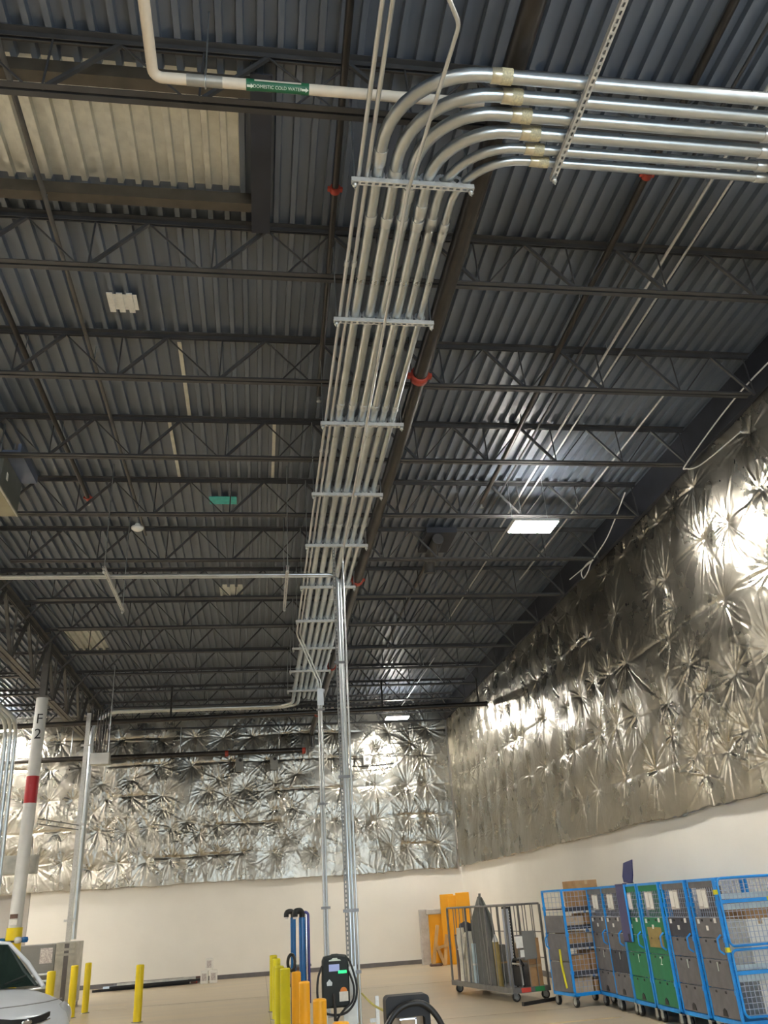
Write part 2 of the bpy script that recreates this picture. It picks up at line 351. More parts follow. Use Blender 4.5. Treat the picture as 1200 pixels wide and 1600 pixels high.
# ---- foil-faced insulation blankets
def vnoise(U, V, sc, seed):
    g = np.random.default_rng(seed).random((256, 256))
    x, y = U*sc+50, V*sc+50; xi, yi = np.floor(x).astype(int), np.floor(y).astype(int)
    fx, fy = x-xi, y-yi; fx = fx*fx*(3-2*fx); fy = fy*fy*(3-2*fy)
    a, b, c, d = g[xi % 256, yi % 256], g[(xi+1) % 256, yi % 256], g[xi % 256, (yi+1) % 256], g[(xi+1) % 256, (yi+1) % 256]
    return (a*(1-fx)+b*fx)*(1-fy)+(c*(1-fx)+d*fx)*fy
def foil_height(u, z, pins, rows, seed, puff, seam, crum, vert):
    rg = np.random.default_rng(seed)
    U, Z = np.meshgrid(u, z, indexing='ij'); H = np.zeros_like(U); D = np.full_like(U, 0.9)
    du, dz = u[1]-u[0], z[1]-z[0]
    for (pu, pz) in pins:
        R = 1.05
        i0, i1 = np.searchsorted(u, pu-R), np.searchsorted(u, pu+R); j0, j1 = np.searchsorted(z, pz-R), np.searchsorted(z, pz+R)
        if i1 <= i0+1 or j1 <= j0+1: continue
        X, Y = U[i0:i1, j0:j1]-pu, Z[i0:i1, j0:j1]-pz
        r = np.hypot(X, Y)+1e-6; th = np.arctan2(Y, X)
        D[i0:i1, j0:j1] = np.minimum(D[i0:i1, j0:j1], r)
        h = np.zeros_like(r); n = int(rg.integers(26, 40))
        base = rg.random()*6.28
        for k in range(n):
            t0 = base + 6.283*(k+rg.uniform(-0.5, 0.5))/n
            # pleats run longer up and down than along the row
            L = rg.uniform(0.20, 0.68)*(0.8+vert*abs(math.sin(t0))**2)
            amp = rg.uniform(0.0025, 0.0090)*rg.choice((-0.6, 1, 1)); sg = rg.uniform(0.020, 0.052); bend = rg.uniform(-0.35, 0.35)
            dt = (th + bend*r - t0 + math.pi) % (2*math.pi) - math.pi
            w = np.maximum(sg, 0.013/r)
            h += amp*np.exp(-(dt/w)**2)*np.clip((r-0.02)/0.10, 0, 1)*np.exp(-(r/L)**2)*1.6
        H[i0:i1, j0:j1] += h
    H += puff*(1-np.exp(-(D/0.30)))
    P = np.array(pins)
    for a in range(len(pins)):
        dd = np.hypot(*(P-P[a]).T); idx = np.argsort(dd)[1:6]
        for b in idx:
            if dd[b] > 1.6 or rg.random() < 0.45: continue
            p, q = P[a], P[b]; w = rg.uniform(0.009, 0.018); amp = rg.uniform(0.004, 0.011)*rg.choice((-1, 1))
            lo, hi = np.minimum(p, q)-0.15, np.maximum(p, q)+0.15
            i0, i1 = np.searchsorted(u, lo[0]), np.searchsorted(u, hi[0]); j0, j1 = np.searchsorted(z, lo[1]), np.searchsorted(z, hi[1])
            if i1 <= i0+1 or j1 <= j0+1: continue
            X, Y = U[i0:i1, j0:j1]-p[0], Z[i0:i1, j0:j1]-p[1]
            e = (q-p)/dd[b]; s = X*e[0]+Y*e[1]; d = -X*e[1]+Y*e[0]
            off = rg.uniform(-0.07, 0.07)*np.sin(np.clip(s/dd[b], 0, 1)*math.pi*rg.uniform(1, 2.2)) + 0.03*(vnoise(X, Y, 9, seed+a)-0.5)
            win = np.clip(s/0.1, 0, 1)*np.clip((dd[b]*rg.uniform(0.5, 1.0)-s)/0.1, 0, 1)
            H[i0:i1, j0:j1] += amp*win*np.exp(-((d-off)/w)**2)
    for zr in rows:
        wob = 0.05*(vnoise(U, Z*0, 1.3, seed+5)-0.5)+0.015*(vnoise(U, Z*0, 9, seed+7)-0.5)
        mask = np.clip(vnoise(U, Z*0, 0.8, seed+6+int(zr*10))*2.2-0.75, 0, 1)
        H -= mask*seam*np.exp(-np.abs((Z-zr-wob)/0.03)**1.3)
    # loose crumples, running mostly up and down
    wu = U+0.16*(vnoise(U, Z, 2.2, seed+1)-0.5); wz = Z+0.16*(vnoise(U, Z, 2.2, seed+2)-0.5)
    rid = 1-np.abs(2*vnoise(wu, wz*0.40, 7, seed+3)-1)
    rid2 = 1-np.abs(2*vnoise(wu*1.1+wz*0.4, wz*0.6-wu*0.3, 14, seed+4)-1)
    rid3 = 1-np.abs(2*vnoise(wu*1.0-wz*0.25, wz*0.35+wu*0.2, 26, seed+14)-1)
    msk = np.clip(vnoise(U, Z, 0.9, seed+8)*2-0.6, 0, 1); msk2 = np.clip(vnoise(U, Z, 0.8, seed+18)*2-0.7, 0, 1)
    H += crum*(0.012*rid**4*msk + 0.006*rid2**4*msk2) + 0.03*(vnoise(U, Z, 1.3, seed+9)-0.5)
    return H
def foil_blanket(name, label, kindaxis, face, back, a0, a1, z0, z1, step, pins, rows, seed, puff, seam, crum, vert):
    u = np.arange(a0, a1+1e-6, step); z = np.linspace(z0, z1, int((z1-z0)/step)+1)
    H = foil_height(u, z, pins, rows, seed, puff, seam, crum, vert)
    H = 0.12*np.tanh((H-0.03)/0.12)-0.01
    zz = np.tile(z, (len(u), 1))
    edge = 0.05*(vnoise(u, u*0, 1.7, seed+20)-0.5)+0.03*(vnoise(u, u*0, 7, seed+21)-0.5)
    zz = zz + edge[:, None]*np.clip(1-(zz-z0)/0.4, 0, 1)
    pos = face-H
    # return lips at the bottom and top
    zz = np.concatenate([zz[:, :1]+0.01, zz, zz[:, -1:]-0.01], 1); pos = np.concatenate([np.full((len(u), 1), back), pos, np.full((len(u), 1), back)], 1)
    uu = np.tile(u[:, None], (1, zz.shape[1]))
    co = np.stack([pos, uu, zz], -1) if kindaxis == 'x' else np.stack([uu, pos, zz], -1)
    nu, nz = zz.shape
    idx = np.arange(nu*nz).reshape(nu, nz)
    q = np.stack([idx[:-1, :-1], idx[1:, :-1], idx[1:, 1:], idx[:-1, 1:]], -1).reshape(-1, 4)
    if kindaxis == 'x': q = q[:, ::-1]
    me = bpy.data.meshes.new(name); me.vertices.add(nu*nz); me.vertices.foreach_set('co', co.reshape(-1).astype(np.float32))
    me.loops.add(q.size); me.loops.foreach_set('vertex_index', q.reshape(-1).astype(np.int32))
    me.polygons.add(len(q)); me.polygons.foreach_set('loop_start', (np.arange(len(q))*4).astype(np.int32))
    me.polygons.foreach_set('use_smooth', np.ones(len(q), bool)); me.update(); me.validate(); me.materials.append(M['foil'])
    return tag(inst(name, me), label, 'insulation')
TR = [(8.18, 6.7), (9.66, 6.71), (10.36, 6.77), (10.9, 6.72), (11.37, 6.7), (9.72, 5.9), (8.26, 5.96), (8.47, 5.01), (11.37, 5.83), (11.01, 5.81), (9.61, 4.98), (10.95, 5.34), (12.9, 5.91), (11.27, 4.93), (10.84, 4.44), (9.78, 4.03), (12.91, 5.05), (11.77, 4.1), (10.62, 4.0), (12.89, 4.17), (10.73, 3.54), (11.8, 3.63), (9.79, 3.33), (10.4, 3.15), (13.7, 3.3), (12.58, 3.26), (11.06, 2.95), (11.19, 3.27), (9.48, 2.91), (8.86, 4.13), (14.32, 6.72), (17.27, 6.76), (15.87, 5.94), (14.3, 5.87), (17.43, 5.9), (18.81, 5.88), (14.4, 5.08), (15.9, 4.95), (17.31, 5.07), (14.44, 4.17), (20.44, 5.91), (18.94, 4.93), (16.51, 4.14), (15.84, 4.11), (22.21, 6.01), (22.58, 5.06), (18.82, 4.07), (16.66, 3.65), (14.99, 3.27), (23.77, 4.09), (20.16, 3.46), (18.18, 3.5), (17.58, 2.99), (15.78, 3.09), (25.39, 6.05), (26.03, 4.05), (20.64, 6.86)]
TB = [(2.24, 5.97), (3.69, 6.18), (3.6, 5.7), (4.87, 6.3), (5.22, 5.94), (0.46, 5.23), (1.16, 5.49), (2.53, 5.03), (3.62, 5.02), (4.64, 4.98), (5.26, 4.99), (0.97, 4.49), (0.52, 4.07), (1.71, 4.1), (2.29, 4.06), (2.93, 4.05), (3.56, 4.0), (4.63, 4.02), (5.2, 4.03), (0.82, 3.65), (1.59, 3.18), (2.73, 3.12), (4.03, 3.2), (4.51, 3.17), (5.48, 3.23), (0.42, 3.24), (-3.86, 5.49), (-4.69, 5.43), (-3.82, 5.0), (-2.92, 5.0), (-2.9, 4.61), (-4.51, 4.98), (-4.9, 4.61), (-3.01, 5.87), (-2.05, 5.83), (-1.26, 5.42), (-1.56, 5.09), (-0.48, 5.1), (-0.97, 4.88), (0.5, 5.0), (0.5, 4.46), (-3.28, 4.11), (-2.17, 4.23), (-1.53, 4.2), (-0.5, 4.15), (-3.9, 4.03), (-2.61, 4.07), (-1.76, 3.89), (-1.26, 4.04), (-4.53, 4.11), (-1.74, 3.32), (-1.24, 3.29), (-0.53, 3.29), (-2.56, 3.17), (-3.29, 3.16), (-4.07, 3.17), (-4.72, 4.07), (-4.83, 3.02)]
ROWS = (6.72, 5.92, 5.02, 4.10, 3.25)
def fill_pins(pins, a0, a1, gap):
    out = list(pins)
    for zr in ROWS:
        a = a0+random.uniform(0, 0.6)
        while a < a1:
            c = (a, zr+random.uniform(-0.06, 0.06))
            if all(math.hypot(c[0]-p[0], c[1]-p[1]) > gap for p in out): out.append(c)
            a += random.uniform(0.5, 1.0)
    return out
foil_blanket('insulation_blanket', 'crinkled silver foil insulation blanket pinned along the right wall', 'x', 6.09, XW-0.002, 2.0, 26.66, 2.53, 6.98, 0.0145,
             fill_pins(TR, 2.2, 26.6, 0.58), ROWS, 100, 0.068, 0.012, 0.5, 0.35)
foil_blanket('insulation_blanket', 'crinkled silver foil insulation blanket pinned across the back wall', 'y', 26.79, YW-0.002, -10.5, 6.03, 2.50, 7.44, 0.020,
             fill_pins(TB, -10.3, 5.9, 0.62), ROWS, 200, 0.075, 0.030, 0.8, 1.1)

# ================================================================ ROOF STEEL
JY = [4.16, 5.93, 7.63, 9.37, 11.06, 12.80, 14.62, 16.32, 18.10, 19.85, 21.60, 23.35, 25.10, 26.40]
XJ0, XJ1 = -4.66, 5.98
def double_angle(x0, x1, leg, gap, z, up):
    mb = MB(); t = 0.007
    for s in (-1, 1):
        a, b = s*gap/2, s*(gap/2+leg)
        lo, hi = min(a, b), max(a, b)
        if up: mb.box(x0, lo, z, x1, hi, z+t); mb.box(x0, min(a, a+s*t), z+t, x1, max(a, a+s*t), z+leg)
        else: mb.box(x0, lo, z-t, x1, hi, z); mb.box(x0, min(a, a+s*t), z-leg, x1, max(a, a+s*t), z-t)
    return mb
TOPC = double_angle(XJ0, XJ1, 0.052, 0.022, 0.598, False).mesh('top_chord', M['joist'])
BOTC = double_angle(XJ0+0.7, XJ1-0.12, 0.045, 0.020, 0.0, True).mesh('bottom_chord', M['joist'])
SEAT = MB().box(-0.06, -0.06, 0.50, 0.06, 0.06, 0.545).mesh('joist_seat', M['joist'])
left_nodes = [0.04-1.085*k for k in range(5)]; right_nodes = [0.66+0.965*k for k in range(6)]
def web_meshes(h, sgn):
    a = MB().bar((0, 0, 0.56), (sgn*(-h), 0, 0.02), 0.030, 0.030, (0, 1, 0)).mesh('web_brace', M['joist'])
    b = MB().cyl((0, 0, 0.56), (sgn*h, 0, 0.02), 0.009, 6).mesh('web_rod', M['joist'])
    c = MB().cyl((sgn*(-h)*0.96, 0, 0.56), (sgn*(-h)*1.0+0.0, 0, 0.02), 0.009, 6).mesh('web_post', M['joist'])
    return a, b, c
WL = web_meshes(0.50, 1); WR = web_meshes(0.45, -1)
jl = ['dark steel roof joist nearest the top of the photo, under the cream pipe'] + [
    'dark steel roof joist, %s back from the top of the photo' % ordinal(k) for k in range(1, 14)]
for k, y in enumerate(JY):
    j = thing('bar_joist', jl[k], 'joist', (0, y, ZB), 0, 'open web roof joists')
    inst('top_chord', TOPC, j); inst('bottom_chord', BOTC, j)
    for nodes, W in ((left_nodes, WL), (right_nodes, WR)):
        for x in nodes:
            for nm, me in zip(('web_brace', 'web_rod', 'web_post'), W): inst(nm, me, j, (x, 0, 0))
    inst('joist_seat', SEAT, j, (-4.60, 0, 0))
# joists of the bay beyond the girder
TOPC2 = double_angle(-11.9, -4.80, 0.052, 0.022, 0.598, False).mesh('top_chord', M['joist'])
BOTC2 = double_angle(-11.3, -5.5, 0.045, 0.020, 0.0, True).mesh('bottom_chord', M['joist'])
for k, y in enumerate((14.62, 16.32, 18.10, 19.85, 21.60, 23.35, 25.10)):
    j = thing('bar_joist', 'dark steel roof joist beyond the left girder, %s from the near end' % ordinal(k), 'joist', (0, y, ZB), 0, 'open web roof joists')
    inst('top_chord', TOPC2, j); inst('bottom_chord', BOTC2, j)
    for q in range(6):
        for nm, me in zip(('web_brace', 'web_rod', 'web_post'), WL): inst(nm, me, j, (-5.6-1.04*q, 0, 0))
    inst('joist_seat', SEAT, j, (-4.86, 0, 0))

def girder(y0, y1, label):
    g = thing('joist_girder', label, 'girder', (-4.72, (y0+y1)/2, 6.22))
    h = (y1-y0)/2
    mb = MB()
    for s in (-1, 1): mb.box(s*0.012, -h, 1.17, s*0.09, h, 1.18); mb.box(s*0.012, -h, 1.05, s*0.022, h, 1.17)
    mb.build('top_chord', M['girder'], g)
    mb = MB()
    for s in (-1, 1): mb.box(s*0.012, -h+0.5, 0.0, s*0.10, h-0.5, 0.01); mb.box(s*0.012, -h+0.5, 0.01, s*0.022, h-0.5, 0.10)
    mb.build('bottom_chord', M['girder'], g)
    n = int((y1-y0)/0.87); n += n % 2; p = (y1-y0)/n
    d1_ = MB().bar((0, 0, 1.1), (0, p, 0.05), 0.06, 0.06, (1, 0, 0)).mesh('web_brace', M['girder'])
    d2_ = MB().bar((0, 0, 0.05), (0, p, 1.1), 0.06, 0.06, (1, 0, 0)).mesh('web_brace', M['girder'])
    v_ = MB().bar((0, 0, 0.05), (0, 0, 1.1), 0.04, 0.04, (1, 0, 0)).mesh('web_post', M['girder'])
    for i in range(n):
        inst('web_brace', d1_ if i % 2 == 0 else d2_, g, (0, -h+i*p, 0))
        if i % 2: inst('web_post', v_, g, (0, -h+i*p, 0))
    return g
girder(6.6, 18.70, 'dark steel joist girder at left, the span nearer the camera')
girder(18.90, 26.74, 'dark steel joist girder at left, the far span behind the white column')

# ================================================================ COLUMN F 2
c = thing('steel_column', 'round white steel column marked F 2 with red band and yellow base sleeve', 'column', (-4.72, 18.80, 0))
MB().cyl((0, 0, 0.02), (0, 0, 6.14), 0.125, 28).build('shaft', M['col_white'], c)
MB().box(-0.2, -0.2, 0, 0.2, 0.2, 0.02).build('base_plate', M['steel_grey'], c)
MB().box(-0.16, -0.16, 6.14, 0.16, 0.16, 6.17).build('cap_plate', M['girder'], c)
MB().box(-0.07, -0.07, 6.17, 0.07, 0.07, 7.40).build('stub_column', M['girder'], c)
MB().cyl((0, 0, 0.02), (0, 0, 1.64), 0.150, 28).build('yellow_sleeve', M['yellow'], c)
MB().cyl((0, 0, 3.95), (0, 0, 4.49), 0.1275, 28).build('red_band', M['band_red'], c)
MB().box(-0.085, -0.133, 1.80, 0.06, -0.118, 1.88).build('brown_label', M['brown_tube'], c)
MB().box(-0.085, -0.133, 1.69, 0.06, -0.118, 1.78).build('white_label', M['paper'], c)
for ch, z in (('F', 5.66), ('2', 5.34)):
    inst('letter', text_mesh(ch, 0.30, M['black_text'], 0.003), c, (0.02, -0.128, z), (math.pi/2, 0, 0.12))
st = MB().tube([(0.156*math.cos(t), 0.156*math.sin(t), 1.40) for t in np.linspace(0, 2*math.pi, 25)[:-1]], 0.018, 8, closed=True).build('strap', M['rubber'], c)
MB().lathe((0, 0, 0), [(0.0, -0.05), (0.055, -0.045), (0.07, 0.0), (0.055, 0.045), (0.0, 0.05)], 14).build('blue_cap', M['pole_blue'], c, (-0.20, -0.08, 1.42))
MB().lathe((0, 0, 0), [(0.0, -0.06), (0.06, -0.05), (0.075, 0.0), (0.06, 0.05), (0.0, 0.06)], 14).build('pale_lamp', M['lens'], c, (0.12, -0.15, 1.42))
MB().lathe((0, 0, 0), [(0.0, -0.05), (0.055, -0.045), (0.07, 0.0), (0.055, 0.045), (0.0, 0.05)], 14).build('blue_cap', M['pole_blue'], c, (0.22, -0.05, 1.42))

# ================================================================ CONDUITS
ZC = 6.45                     # centre height of the overhead conduits
ZS = 6.36                     # trapeze strut underside
big = [(0.835, 0.0455, 3.43, 0.60), (0.965, 0.0455, 3.57, 0.58), (1.09, 0.0455, 3.71, 0.56), (1.215, 0.0455, 3.845, 0.54), (1.325, 0.036, 3.975, 0.50), (1.435, 0.033, 4.08, 0.46)]
names = ['outermost', 'second', 'third', 'fourth', 'fifth', 'innermost']
sleeve = {}
def coupling_mesh(r, m, L=0.095):
    key = (r, m.name, L)
    if key not in sleeve:
        sleeve[key] = MB().tube([(0, -L/2, 0), (0, -L/2+0.004, 0), (0, L/2-0.004, 0), (0, L/2, 0)], r+0.006, 16, True, [r+0.003, r+0.006, r+0.006, r+0.003]).mesh('coupling', m)
    return sleeve[key]
for i, (x, r, y, R) in enumerate(big):
    t = thing('electrical_conduit', 'galvanized steel conduit, %s of the six that sweep right at the top' % names[i], 'conduit', (x, 4.6, ZC), 0, 'overhead conduit bundle')
    yb = 21.62+0.13*i
    far = [(x, yb, ZC), (-4.15, yb, ZC), (-4.15, yb, 1.33)] if i < 2 else [(x, 20.90+0.1*i, ZC), (x, 20.90+0.1*i, ZD-0.02)]
    path = fillet([(6.1, y, ZC), (x, y, ZC)]+far, R if i < 2 else min(R, 0.5), 10)
    path = [Vector(p)-Vector((x, 4.6, ZC)) for p in path]
    MB().tube(path, r, 16).build('pipe_run', M['galv'], t)
    for yy in (4.72, 7.35, 10.35, 13.4, 16.4, 19.4):
        inst('coupling', coupling_mesh(r, M['galv_bright']), t, (0, yy-4.6+0.01*i, 0))
    inst('coupling', coupling_mesh(r, M['galv_bright'], 0.13), t, (0, y+R+0.10-4.6+0.04*i, 0))
    xx = x+R+0.10
    o = inst('coupling', coupling_mesh(r, M['zinc_tan'], 0.12), t, (xx-x, y-4.6, 0), (0, 0, math.pi/2))
    st = MB().tube([(xx-x+0.005, y-4.6, 0), (xx-x+0.08, y-4.6, 0)], r+0.0072, 16, False).build('label_sticker', M['sticker'], o)
    st.matrix_parent_inverse = (Matrix.Translation((xx-x, y-4.6, 0)) @ Matrix.Rotation(math.pi/2, 4, 'Z')).inverted()
    inst('coupling', coupling_mesh(r, M['galv_bright']), t, (2.02+0.05*i+1.5-x, y-4.6, 0), (0, 0, math.pi/2))
# two slim conduits left of the bundle, and the slim one that hangs below it
def run(name, label, path, r, m, group=None, couplings=(), cat='conduit', n=10):
    p0 = Vector(path[0]); t = thing(name, label, cat, p0, 0, group)
    MB().tube([Vector(p)-p0 for p in path], r, n).build('pipe_run', m, t)
    for cc in couplings: inst('coupling', coupling_mesh(r, M['galv_bright'], 0.06), t, Vector(cc)-p0)
    return t
for x, nm, dx in ((0.695, 'left', 0.0), (0.755, 'right', 0.05)):
    run('slim_conduit', 'slim bright conduit at the left edge of the bundle, the %s one of the pair' % nm,
        fillet([(x, 2.2, ZC-0.03), (x, 15.35, ZC-0.03), (1.11+dx, 15.66, 5.55), (1.11+dx, 15.66, 0.05)], 0.16, 6), 0.0165, M['galv_bright'], 'slim overhead conduits',
        [(x, 5.2, ZC-0.03), (x, 8.3, ZC-0.03), (x, 11.3, ZC-0.03)])
run('slim_conduit', 'slim conduit slung diagonally beneath the bundle, joining the tall perforated post',
    fillet([(0.80, 2.45, 6.22), (1.13, 2.95, 6.20), (1.045, 4.25, 6.26), (1.10, 6.5, 6.27), (1.17, 10.72, 6.24), (1.165, 10.88, 6.1), (1.165, 10.93, 0.05)], 0.12, 6), 0.014, M['galv_bright'], 'slim overhead conduits')

# ---- trapeze hangers: perforated strut, rods, straps
def strut_mb(L, n0=None, slots='-z'):
    # channel along +x from 0 to L, slotted face at z=0, open side up
    mb = MB(); w = 0.0205; t = 0.003
    mb.box(0, -w, 0, L, -w+t, 0.041); mb.box(0, w-t, 0, L, w, 0.041)
    mb.box(0, -w+t, 0, L, -0.008, t); mb.box(0, 0.008, 0, L, w-t, t)
    p = 0.0508; x = 0.0
    while x < L:
        mb.box(x, -0.008, 0, min(x+0.021, L), 0.008, t); x += p
    mb.box(0, -w+t, 0.038, L, -w+t+0.008, 0.041); mb.box(0, w-t-0.008, 0.038, L, w-t, 0.041)
    return mb
STRUT = strut_mb(0.92).mesh('strut_channel', M['strut'])
ROD = MB().cyl((0, 0, -0.06), (0, 0, 1.10), 0.006, 8).mesh('threaded_rod', M['galv'])
NUT = MB().lathe((0, 0, 0), [(0.0, -0.045), (0.012, -0.045), (0.012, -0.035), (0.02, -0.035), (0.02, -0.006), (0.0, -0.006)], 6).mesh('nut', M['galv_bright'])
LINER = MB().box(0.02, -0.012, 0.0032, 0.90, 0.012, 0.006).mesh('strut_liner', M['navy_edge'])
strap_cache = {}
def strap_mesh(r):
    if r not in strap_cache:
        pts = [((r+0.004)*math.cos(a), 0, (r+0.004)*math.sin(a)) for a in np.linspace(-1.2, math.pi+1.2, 13)]
        mb = MB()
        for a, b in zip(pts[:-1], pts[1:]): mb.bar(a, b, 0.03, 0.003, (0, 1, 0))
        strap_cache[r] = mb.mesh('pipe_strap', M['galv_bright'])
    return strap_cache[r]
for k, y in enumerate([4.30, 5.88, 7.64, 9.34, 10.98, 12.70, 14.45, 16.2, 17.95, 19.75]):
    h = thing('trapeze_hanger', 'perforated strut hanger under the conduit bundle, %s from the top' % ordinal(k), 'hanger', (0.64, y, ZS), 0, 'trapeze hangers under the bundle')
    inst('strut_channel', STRUT, h)
    for x in (0.025, 0.895):
        inst('threaded_rod', ROD, h, (x, 0, 0)); inst('nut', NUT, h, (x, 0, 0))
    for (xx, r, _, _) in big: inst('pipe_strap', strap_mesh(r), h, (xx-0.64, 0, ZC-ZS))
h = thing('trapeze_hanger', 'long perforated strut hanging under the right-hand conduit run, pointing at the camera', 'hanger', (2.13, 2.55, ZS), 0)
strut_mb(1.62).build('strut_channel', M['strut'], h, (0, 0, 0), (0, 0, math.pi/2))
for y in (0.03, 1.59):
    inst('threaded_rod', ROD, h, (0, y, 0)); inst('nut', NUT, h, (0, y, 0))
for (_, r, y, _) in big: inst('pipe_strap', strap_mesh(r), h, (0, y-2.55, ZC-ZS), (0, 0, math.pi/2))

# ---- conduits running left from the tall post, with their two strut hangers
for i, nm in enumerate(('nearer', 'farther')):
    y = 10.98+0.07*i
    run('branch_conduit', 'pale conduit running left across the hall from the tall post, the %s of two' % nm,
        fillet([(-9.0, y, 5.93), (1.09+0.044*i, y, 5.93), (1.09+0.044*i, 10.98+0.02*i, 0.4)], 0.13, 6), 0.020, M['galv'], 'conduits running left from the post')
for x, nm in ((-2.07, 'left'), (0.37, 'right')):
    h = thing('trapeze_hanger', 'pale perforated strut hanging under the left-running conduits, the %s one' % nm, 'hanger', (x, 10.55, 5.86), 0)
    strut_mb(1.75).build('strut_channel', M['strut'], h, (0, 0, 0), (0, 0, math.pi/2))
    rod2 = MB().cyl((0, 0, -0.05), (0, 0, 1.62), 0.006, 8).mesh('threaded_rod', M['galv'])
    for y in (0.05, 1.70):
        inst('threaded_rod', rod2, h, (0, y, 0)); inst('nut', NUT, h, (0, y, 0))

# ---- tall perforated post and the slimmer one behind
p = thing('strut_post', 'tall galvanized perforated strut post rising behind the lit charger', 'post', (1.10, 10.93, 0))
mb = strut_mb(6.30); mb.v = [(v[1], v[2]*1.0-0.0, v[0]) for v in mb.v]
mb.build('strut_channel', M['gear'], p, (-0.055, -0.02, 0.02))
MB().box(-0.14, -0.08, 0, 0.20, 0.12, 0.02).build('base_plate', M['steel_grey'], p)
for z in (0.9, 1.55, 3.1, 4.6): MB().box(-0.10, -0.030, z, 0.09, -0.022, z+0.035).build('clamp_bar', M['steel_grey'], p)
MB().box(-0.10, -0.045, 0.3, 0.02, -0.025, 0.98).build('back_plate', M['gear_light'], p)
MB().box(0.24, -0.02, 0.0, 0.28, 0.02, 0.66).build('stub_post', M['strut'], p)
MB().box(0.17, -0.01, 0.40, 0.24, 0.01, 0.44).build('cross_bar', M['strut'], p)
p = thing('strut_post', 'slim grey strut post carrying conduits down behind the charger', 'post', (1.13, 15.72, 0))
MB().box(-0.035, 0.0, 0.0, 0.055, 0.03, 5.5).build('strut_channel', M['strut'], p)
MB().box(-0.1, -0.06, 0.0, 0.12, 0.08, 0.012).build('base_plate', M['steel_grey'], p)
for z in (1.6, 3.3, 5.0): MB().box(-0.07, -0.08, z, 0.09, -0.072, z+0.04).build('clamp_bar', M['steel_grey'], p)
MB().box(-0.045, -0.085, 5.1, 0.075, -0.045, 5.42).build('junction_sleeve', M['galv_bright'], p)

# ================================================================ BLACK PIPES
t = thing('sprinkler_main', 'thick black steel pipe running beside the conduit bundle to the back wall', 'pipe', (1.715, 2.0, 6.68))
MB().tube(fillet([(0.0, -6.0, 0), (-0.06, 10, 0), (-0.10, 24.25, -0.06), (-0.10, 24.28, -0.5)], 0.12, 5), 0.080, 18).build('pipe_run', M['black_pipe'], t)
COUP = MB().tube([(0, -0.05, 0), (0, -0.045, 0), (0, 0.045, 0), (0, 0.05, 0)], 0.1, 18, True, [0.085, 0.102, 0.102, 0.085]).box(-0.13, -0.03, -0.02, 0.13, 0.03, 0.02).mesh('grooved_coupling', M['red'])
for y in (5.12, 11.15, 16.6, 21.5): inst('grooved_coupling', COUP, t, (-0.06*min(1, (y+6)/16)-0.0028*max(0, y-10), y, -0.004*max(0, y-10)))
rodp = MB().cyl((0, 0, 0.075), (0, 0, 0.81), 0.007, 8).mesh('hanger_rod', M['black_pipe'])
for y in (2.2, 5.5, 9.0, 12.6, 16.1, 19.6): inst('hanger_rod', rodp, t, (-0.06*min(1, (y+6)/16)-0.0028*max(0, y-10), y, 0))
t = thing('sprinkler_cross_main', 'black pipe slung across the hall in front of the back wall on drop rods', 'pipe', (0, 21.15, 6.12))
MB().tube([(-12.5, 0, -0.20), (5.93, 0, 0.12)], 0.062, 14).build('pipe_run', M['black_pipe'], t)
for x in (-10.5, -8.0, -2.2, 3.15, 5.72):
    MB().box(x-0.022, -0.022, 0.02+x*0.0173+0.05, x+0.022, 0.022, 0.80).build('drop_hanger', M['black_pipe'], t)
MB().cyl((5.90, 0, 0.12), (5.95, 0, 0.12), 0.075, 14).build('end_cap', M['black_pipe'], t)
t = thing('sprinkler_cross_main', 'black pipe hugging the foil of the back wall at the left', 'pipe', (0, 26.30, 6.08))
MB().tube([(-12.5, 0, 0.0), (1.42, 0, 0.03)], 0.075, 14).build('pipe_run', M['black_pipe'], t)
for x in (-9.0, -5.6, -2.4, 0.6): MB().cyl((x, 0, 0.07), (x, 0, 0.86), 0.012, 8).build('hanger_rod', M['galv'], t)
for x in (-8.2, -1.0, 1.36): MB().cyl((x-0.05, 0, 0.01), (x+0.05, 0, 0.01), 0.095, 14).build('grooved_coupling', M['red'], t)
def branch(label, x, z, y0, y1, r, reds=(), drop=None, m='black_pipe', x1=None, cat='pipe', name='sprinkler_branch'):
    x1 = x if x1 is None else x1
    t = thing(name, label, cat, (x, y0, z), 0)
    MB().tube([(0, 0, 0), (x1-x, y1-y0, 0)], r, 12).build('pipe_run', M[m], t)
    for y in reds:
        MB().tube([(0, -0.03, 0), (0, 0.03, 0)], r+0.014, 12).box(-r-0.035, -0.02, -0.012, r+0.035, 0.02, 0.012).build('red_coupling', M['red'], t, ((x1-x)*(y-y0)/(y1-y0), y-y0, 0))
    if drop:
        MB().cyl((0, 0, 0.0), (0, 0, -0.07), 0.018, 10).lathe((0, 0, -0.09), [(0.0, 0.0), (0.03, 0.0), (0.03, 0.006), (0.008, 0.02)], 12).build('sprinkler_head', M['galv_bright'], t, (x1-x, y1-y0, 0))
    for q in range(1, 4):
        y = (y1-y0)*q/4
        MB().cyl((0, 0, r), (0, 0, ZD-z), 0.005, 6).build('hanger_rod', M['galv'], t, ((x1-x)*q/4, y, 0))
    return t
branch('thin black pipe running straight back just left of the conduit bundle', 0.555, 7.26, 1.6, 8.4, 0.030, (5.2,), True, x1=0.69)
branch('black sprinkler pipe with a red coupling right of the bundle', 3.36, 7.36, 1.8, 11.5, 0.034, (4.9,), True, x1=3.52)
branch('black sprinkler pipe ending in a red coupling at the left', -2.60, 7.27, 4.2, 11.3, 0.030, (11.25,), True, x1=-2.52)
branch('grey conduit running back under the roof deck at the left', -1.86, 7.28, 3.2, 12.6, 0.022, (), None, 'girder', name='roof_conduit', cat='conduit')
